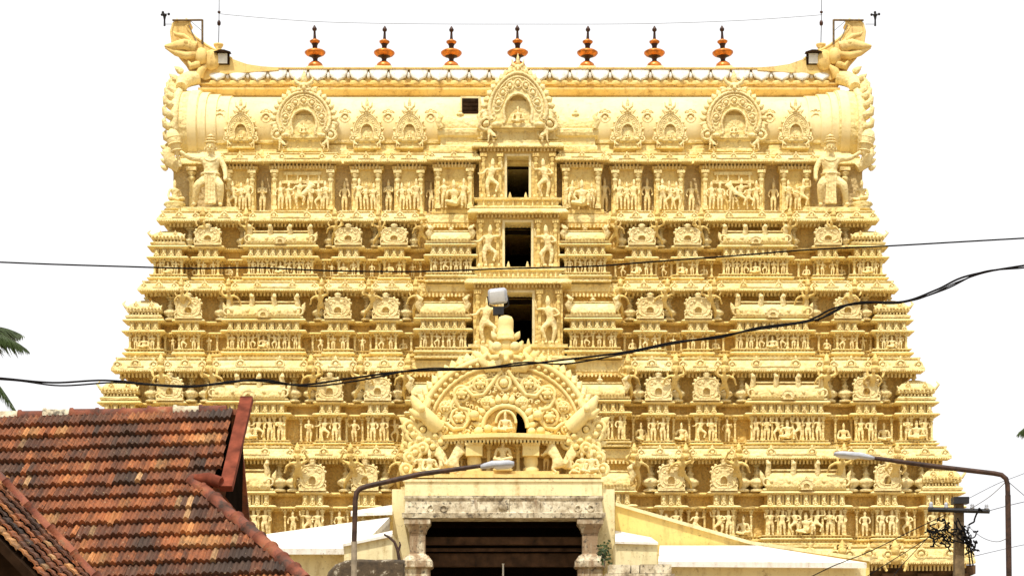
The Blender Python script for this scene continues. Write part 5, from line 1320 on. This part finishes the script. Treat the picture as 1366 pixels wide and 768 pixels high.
# ------------------------------------------------------------------ street lamps
def street_lamp(label, Y, path, r, head, m, lowmat_to):
    base = at(path[0][0], 0, Y); t = thing('street_lamp', label, 'street lamp', (base.x, Y, 0), 'street lamps')
    pts = [Vector((base.x, Y, 0))] + [at(a, b, Y) for a, b in path[1:]]
    k = lowmat_to
    low = MB(); low.tube([tuple(p) for p in pts[:2]], [r*1.15, r*1.12], 10); low.lathe([(r*2.6, 0), (r*2.6, .05), (r*1.6, .10), (r*1.5, .5)], tuple(pts[0]), 12); part('pole', low, M[k], t)
    a = MB(); a.tube([tuple(p) for p in pts[1:]], [r]*(len(pts)-2) + [r*.8], 10); part('arm', a, M['rust'], t)
    h0, h1 = at(head[0], head[1], Y), at(head[2], head[3], Y); ax = (h1 - h0).normalized(); L = (h1 - h0).length; wd, ht = head[4], head[5]
    up3 = Vector((0, 0, 1)); up3 = (up3 - ax*up3.dot(ax)).normalized(); sd3 = ax.cross(up3)
    def loft(name, secs, mat):
        b = MB(); vs = []
        for f, w_, h0_, h1_ in secs:
            c = h0 + ax*(f*L)
            for q in range(12):
                g_ = 2*PI*q/12; cs, sn = math.cos(g_), math.sin(g_)
                cs = math.copysign(abs(cs)**.5, cs); sn = math.copysign(abs(sn)**.6, sn)
                vs.append(tuple(c + sd3*(cs*w_) + up3*(sn*(h1_ if sn > 0 else h0_))))
        n_ = len(secs); fs = [(i*12+q, i*12+(q+1) % 12, (i+1)*12+(q+1) % 12, (i+1)*12+q) for i in range(n_-1) for q in range(12)]
        fs += [tuple(range(11, -1, -1)), tuple(range(12*n_-12, 12*n_))]
        b.add(vs, fs, True); return part(name, b, mat, t)
    loft('lamp_head', [(0, wd*.35, ht*.3, ht*.35), (.10, wd*.6, ht*.35, ht*.6), (.35, wd, ht*.2, ht), (.85, wd, ht*.2, ht*.9), (1.0, wd*.8, ht*.15, ht*.55)], M['lampgrey'])
    loft('lens', [(.40, wd*.75, ht*.35, .0), (.48, wd*.88, ht*.62, 0), (.85, wd*.85, ht*.6, 0), (.95, wd*.6, ht*.35, 0)], M['lens'])
    return t
street_lamp('rusty street lamp rising before the left side hall, arm crossing the carved arch', 40, [(470.5, 900), (472.5, 722), (474, 668), (475.5, 657), (480, 651.5), (490, 648), (560, 632), (648, 620)], .052, (641, 622.5, 686, 619.5, .17, .105), 1, 'greypost')
street_lamp('rusty street lamp on a tall dark pole beyond the utility pole, arm reaching left', 42, [(1349.5, 900), (1344.5, 660), (1344, 646), (1342, 638), (1336, 633), (1326, 631), (1250, 622), (1155, 609)], .052, (1166, 611, 1113, 606, .17, .09), -1, 'rust')
# floodlight fixed on the crest of the arch
fxl = thing('floodlight', 'grey floodlight mounted on top of the carved arch, before a dark doorway', 'floodlight', at(666, 432, YA + .5))
m = MB(); c = at(664, 395, YA + .45)
Tm = Matrix.Translation(c) @ Matrix.Rotation(R(-6), 4, 'Y') @ Matrix.Rotation(R(12), 4, 'X')
def rbox(mb, w, d_, h, bev, T):
    bm = bmesh.new(); bmesh.ops.create_cube(bm, size=1); bmesh.ops.scale(bm, vec=(w, d_, h), verts=bm.verts)
    bmesh.ops.bevel(bm, geom=bm.edges[:], offset=bev, segments=3, profile=.5, affect='EDGES'); bm.verts.index_update()
    mb.add([tuple(v.co) for v in bm.verts], [tuple(v.index for v in f.verts) for f in bm.faces], True, T); bm.free()
rbox(m, .64, .34, .52, .11, Tm); part('housing', m, M['lampgrey'], fxl)
m = MB(); rbox(m, .50, .06, .38, .02, Tm @ Matrix.Translation((-.02, -.16, -.01))); part('glass', m, M['lens'], fxl)
m = MB(); m.tube([tuple(c + Vector((.33, .02, .02))), tuple(c + Vector((.36, .02, -.3))), tuple(c + Vector((.1, .05, -.42))), tuple(c + Vector((-.3, .02, -.30))), tuple(c + Vector((-.34, .02, 0)))], .03, 6)
m.box(c.x - .16, c.x + .2, c.y - .1, c.y + .16, c.z - .62, c.z - .36); m.tube([tuple(c + Vector((.05, .1, -.5))), tuple(c + Vector((.08, .15, -1.25)))], .05, 6); part('bracket', m, M['blackmetal'], fxl)

# ------------------------------------------------------------------ concrete utility pole and its wires
YU = 48.0
up = thing('utility_pole', 'weathered concrete utility pole with crossarm and a tangle of black cables', 'utility pole', at(1279, 0, YU) * Vector((1, 1, 0)))
m = MB(); tp = at(1279, 671, YU); w0 = .15
m.add([(tp.x-w0,YU-w0,0),(tp.x+w0,YU-w0,0),(tp.x+w0,YU+w0,0),(tp.x-w0,YU+w0,0),(tp.x-.10,YU-.1,tp.z),(tp.x+.10,YU-.1,tp.z),(tp.x+.10,YU+.1,tp.z),(tp.x-.10,YU+.1,tp.z)], [(0,3,2,1),(4,5,6,7),(0,1,5,4),(1,2,6,5),(2,3,7,6),(3,0,4,7)])
part('post', m, M['concrete'], up)
m = MB(); a, b_ = at(1238, 679, YU - .17), at(1320, 681.5, YU - .17); m.tube([tuple(a), tuple(b_)], .055, 4, smooth=False); part('crossarm', m, M['blackmetal'], up)
for p in (1242, 1262, 1297, 1316):
    m = MB(); q = at(p, 680 + (p - 1238)*.03, YU - .17); m.lathe([(.015, 0), (.02, .05), (.05, .07), (.055, .10), (.035, .12), (.05, .14), (.03, .19), (.01, .2)], tuple(q), 10); part('insulator', m, M['lampgrey'], up)
m = MB(); m.box(tp.x - .16, tp.x + .2, YU - .22, YU + .12, tp.z - .02, tp.z + .14); part('pole_cap', m, M['blackmetal'], up)
m = MB(); rr = random.Random(3)
for i in range(30):
    cxp, cyp = (1258 + rr.gauss(0, 4.5), 711 + rr.gauss(0, 7)) if i < 20 else (1291 + rr.gauss(0, 4), 708 + rr.gauss(0, 12))
    p = [Vector((cxp, cyp, 0))]
    for k in range(9): p.append(p[-1] + Vector((rr.gauss(0, 4.2), rr.gauss(.6, 4.2), 0)))
    pts_ = []
    for k in range(len(p) - 2):
        for f in (0, .25, .5, .75): pts_.append((p[k] + p[k+1])*.5*(1-f)**2 + p[k+1]*2*f*(1-f) + (p[k+1] + p[k+2])*.5*f*f)
    m.tube([tuple(at(q.x, q.y, YU - .25 + .02*math.sin(k_ + i))) for k_, q in enumerate(pts_)], rr.choice((.012, .016, .022)), 5)
for i in range(7):
    a = at(1279 + rr.uniform(-8, 8), 690 + i*5, YU - .24); b_ = at(1284 + rr.uniform(8, 16), 716 + rr.uniform(0, 40), YU - .2)
    m.tube([tuple(a), tuple((a + b_)/2 + Vector((.05, 0, -.08))), tuple(b_)], .018, 5)
part('cable_tangle', m, M['cable'], up)

def wire(label, pts, r, mat='cable', group=None, name='overhead_wire', sub=8):
    P = [at(*p) for p in pts]; out_ = []
    for i in range(len(P) - 1):                          # smooth run through the given points
        p0, p1, p2, p3 = P[max(i-1, 0)], P[i], P[i+1], P[min(i+2, len(P)-1)]
        for k in range(sub):
            t = k/sub; out_.append(tuple(.5*((2*p1) + (p2 - p0)*t + (2*p0 - 5*p1 + 4*p2 - p3)*t*t + (3*p1 - p0 - 3*p2 + p3)*t**3)))
    out_.append(tuple(P[-1])); m = MB(); m.tube(out_, r, 5)
    return tag(part(name, m, M[mat]), label, 'wire', group)
wire('upper black cable crossing the tower front past the middle doorways', [(-60, 347, 30), (60, 352, 30), (170, 355.5, 30), (260, 358, 30), (340, 357, 30), (440, 361, 30), (560, 362, 30), (680, 358, 30), (790, 355, 30), (870, 349, 30), (980, 341, 30), (1080, 333, 30), (1185, 328, 30), (1290, 322, 30), (1430, 314, 30)], .0125)
wire('thick lower cable sagging across the tower and over the carved arch', [(-60, 501, 28), (0, 504, 28), (70, 510, 28), (140, 507, 28), (210, 513, 28), (265, 514, 28), (330, 507, 28), (400, 513, 28), (470, 504, 28), (540, 495, 28), (620, 492.5, 28), (680, 488, 28), (740, 481, 28), (830, 470, 28), (900, 456, 28), (960, 450, 28), (1010, 437, 28), (1075, 428, 28), (1110, 412, 28), (1150, 403, 28), (1205, 402, 28), (1250, 386, 28), (1290, 368, 28), (1366, 354, 28), (1440, 345, 28)], .0145)
wire('thinner cable twisted loosely along the thick sagging one', [(-60, 502.5, 27.9), (20, 507, 27.9), (80, 514, 27.9), (150, 510, 27.9), (200, 513, 27.9), (250, 516, 27.9), (300, 511, 27.9), (350, 506, 27.9), (410, 515, 27.9), (480, 507, 27.9), (560, 492, 27.9), (640, 491, 27.9), (700, 483, 27.9), (755, 485, 27.9), (830, 472, 27.9), (905, 457, 27.9), (1000, 441, 27.9), (1090, 426, 27.9), (1140, 404, 27.9), (1200, 404, 27.9), (1260, 386, 27.9), (1310, 363, 27.9), (1366, 357, 27.9), (1440, 349, 27.9)], .012)
wire('black clip-held service cable under the right end of the sagging cable', [(1090, 428, 28.1), (1125, 409, 28.1), (1170, 403.5, 28.1), (1215, 401, 28.1), (1245, 391, 28.1), (1280, 375, 28.1), (1330, 360, 28.1), (1440, 344, 28.1)], .010)
wire('thin wire running from the crossarm end level to the right edge', [(1318, 681, YU - .2), (1370, 668, 50), (1460, 650, 55)], .010, 'thinwire')
wire('thin wire rising from the crossarm to the bend of the street lamp', [(1290, 681, YU - .2), (1320, 662, 45), (1343, 641, 42)], .008, 'thinwire')
wire('thin wire falling right from the bend of the street lamp', [(1344, 641, 42), (1366, 660, 42), (1420, 705, 42)], .008, 'thinwire')
wire('thin wire climbing past the lamp pole to the right edge', [(1285, 668, YU), (1330, 645, 48), (1366, 631, 48), (1440, 600, 48)], .008, 'thinwire')
wire('long cable falling from the pole towards the white roof, upper one', [(1262, 686, YU - .2), (1215, 708, 46), (1160, 735, 44), (1110, 755, 42), (1060, 780, 40)], .011, 'cable')
wire('long cable falling from the pole towards the white roof, lower one', [(1262, 700, YU - .2), (1230, 722, 46), (1185, 750, 44), (1130, 785, 42)], .010, 'cable')
wire('steep thin cable falling left from the cable tangle', [(1250, 704, YU - .2), (1225, 730, 46), (1200, 757, 44), (1180, 785, 42)], .009, 'cable')
wire('slack wire hanging between the utility pole and the lamp pole', [(1290, 700, YU - .1), (1310, 716, 46), (1330, 722, 44), (1346, 716, 42)], .008, 'thinwire')
wire('faint wire crossing low behind the lamp pole', [(1296, 742, YU), (1330, 734, 48), (1366, 726, 48), (1430, 715, 48)], .008, 'thinwire')

# ------------------------------------------------------------------ instruments on the tower roof
def ty(px, py, Y): return at(px, py, Y)
YI = YG + .4
def lightning_rod(px, label):
    t = thing('lightning_rod', label, 'lightning rod', tuple(at(px, 66, YI)), 'lightning rods')
    m = MB(); m.lathe([(.16, 0), (.22, .06), (.12, .12), (.22, .26), (.24, .34), (.16, .36)], tuple(at(px, 66, YI) - Vector((0, 0, .1))), 12); part('base_pot', m, M['ochre'], t)
    m = MB(); m.tube([tuple(at(px, 60, YI)), tuple(at(px + .6, 36, YI)), tuple(at(px + 1, -14, YI))], [.022, .022, .014], 6); part('rod', m, M['thinwire'], t)
    m = MB(); m.lathe([(.04, 0), (.08, .04), (.09, .14), (.07, .2), (.05, .24)], tuple(at(px + .6, 34.5, YI)), 8); m.ball(tuple(at(px + .7, 16.5, YI)), .08, .08, .06, 8, 5); part('clamp', m, M['darkcopper'], t)
lightning_rod(291.5, 'thin lightning rod above the left roof horn'); lightning_rod(1095, 'thin lightning rod above the right roof horn')
wire('hair-thin wire strung between the two lightning rods above the finials', [(292, 17, YI), (305, 20, YI), (420, 29, YI), (550, 32, YI), (700, 32.5, YI), (850, 32, YI), (980, 28, YI), (1085, 21, YI), (1095.5, 19, YI)], .012, 'thinwire')
def anemometer(px, m_, label):
    t = thing('anemometer', label, 'wind gauge', tuple(at(px, 34, YG)), 'wind gauges')
    m = MB(); m.tube([tuple(at(px, 35, YG)), tuple(at(px, 27, YG)), tuple(at(px, 20, YG))], [.05, .04, .09], 8); m.lathe([(.10, 0), (.12, .05), (.06, .1)], tuple(at(px, 21.5, YG)), 10); part('body', m, M['blackmetal'], t)
    for k in range(3):
        a = .3 + k*2*PI/3; m = MB(); c = at(px, 19.5, YG) + Vector((math.cos(a)*.2, math.sin(a)*.2, .03)); m.tube([tuple(at(px, 19.5, YG) + Vector((0, 0, .03))), tuple(c)], .014, 5); m.ball(tuple(c), .065, .065, .065, 8, 6); part('cup', m, M['blackmetal'], t)
    m = MB(); m.tube([tuple(at(px, 32.5, YG)), tuple(at(px + m_*13, 32.5, YG))], .015, 5); part('arm', m, M['thinwire'], t)
anemometer(219.5, 1, 'black cup anemometer on an arm outside the left roof horn'); anemometer(1167.5, -1, 'black cup anemometer on an arm outside the right roof horn')
def bracket(m_, label):
    X = lambda p: 691 + m_*(p - 691); t = thing('metal_bracket', label, 'bracket', tuple(at(X(270), 58, YG - .2)), 'steel angle brackets')
    for n_, pts in (('top_bar', ((230, 27.3), (270, 27))), ('upright', ((270, 26.5), (270, 59)))):
        m = MB(); m.tube([tuple(at(X(a), b, YG - .22)) for a, b in pts], .05, 4, smooth=False); part(n_, m, M['concrete'], t)
    m = MB(); m.tube([tuple(at(X(254), 28, YG - .22)), tuple(at(X(270), 42, YG - .22))], .012, 5); m.tube([tuple(at(X(252), 34, YG - .22)), tuple(at(X(262), 56, YG - .22))], .02, 5); part('stay', m, M['thinwire'], t)
bracket(1, 'steel angle bracket on the left roof horn'); bracket(-1, 'steel angle bracket on the right roof horn')
def horn_lamp(m_, label):
    X = lambda p: 691 + m_*(p - 691); c = at(X(297), 78, YG - .25); t = thing('lamp_box', label, 'lamp', tuple(c - Vector((0, 0, .3))), 'lamp boxes at the roof horns')
    m = MB(); m.box(c.x - .22, c.x + .22, c.y - .04, c.y + .04, c.z - .24, c.z + .22); part('lamp_face', m, M['lampwhite'], t)
    m = MB(); m.ext([(c.x - .40, c.z + .24), (c.x + .40, c.z + .24), (c.x + .1, c.z + .34), (c.x - .1, c.z + .34)], c.y - .25, c.y + .15); part('hood', m, M['wood'], t)
    m = MB(); m.box(c.x - .32, c.x + .32, c.y + .02, c.y + .12, c.z - .28, c.z + .23); part('backing', m, M['wood'], t)
horn_lamp(1, 'white lamp under a dark hood on the left roof horn'); horn_lamp(-1, 'white lamp under a dark hood on the right roof horn')

# ------------------------------------------------------------------ palms reaching in from both edges
def palm(label, X, Y, H, fronds, seed):
    t = thing('palm_tree', label, 'palm tree', (X, Y, 0)); r_ = random.Random(seed)
    m = MB(); m.tube([(X + .15*math.sin(k*.6), Y, H*k/10) for k in range(11)], [.22 - .010*k for k in range(11)], 10); part('trunk', m, M['bark'], t)
    top = Vector((X + .15*math.sin(6), Y, H))
    for tip, lift in fronds:
        tip = Vector(tip); m = MB(); mid_ = (top + tip)/2 + Vector((0, 0, lift)); sp_ = []
        for k in range(15):
            f = k/14; sp_.append(top*(1-f)**2 + mid_*2*f*(1-f) + tip*f*f)
        m.tube([tuple(p) for p in sp_], [.035*(1 - k/15) + .006 for k in range(15)], 5)
        side0 = (tip - top).cross(Vector((0, 0, 1))).normalized()
        for k in range(2, 60):
            f = k/59*.999; i = min(int(f*14), 13); p = sp_[i].lerp(sp_[i+1], f*14 - i); tn = (sp_[i+1] - sp_[i]).normalized(); L = (.95*math.sin(PI*min(.97, f*.8 + .18))**.7)*r_.uniform(.8, 1.1)
            for s in (-1, 1):
                dr = (side0*s*.62 + tn*.65 + Vector((0, 0, -.45 - .4*r_.random()))).normalized(); w_ = tn*.035
                e1 = p + dr*L*.55 + Vector((0, 0, .02)); e2 = p + dr*L + Vector((0, 0, -.14*L))
                m.add([tuple(p - w_), tuple(p + w_), tuple(e1 + w_*1.1), tuple(e2), tuple(e1 - w_*1.1)], [(0, 1, 2, 3, 4)])
        part('frond', m, M['leaf'], t)
YPm = 62.0; pp = lambda a, b, dy=0: tuple(at(a, b, YPm + dy))
top = at(-92, 478, YPm)
palm('coconut palm at the left edge with only frond tips in view', top.x - .0, YPm, top.z, [(pp(36, 466), 1.3), (pp(28, 446, 1.5), 1.1), (pp(26, 556), 1.6), (pp(8, 575, -1), 1.2), (pp(-40, 600, 1), 1.0), (pp(-190, 470), 1.3), (pp(-200, 560), 1.3), (pp(-120, 400), .6), (pp(-60, 420, 3), 1.0)], 5)
YPm = 70.0; top = at(1452, 570, YPm)
palm('palm at the right edge with one dark frond tip in view', top.x, YPm, top.z, [(pp(1359, 577), 1.0), (pp(1362, 574, 1.5), .6), (pp(1400, 690), 1.2), (pp(1530, 560), 1.2), (pp(1540, 660), 1.2), (pp(1480, 500), .5), (pp(1420, 520, 2), .8)], 9)
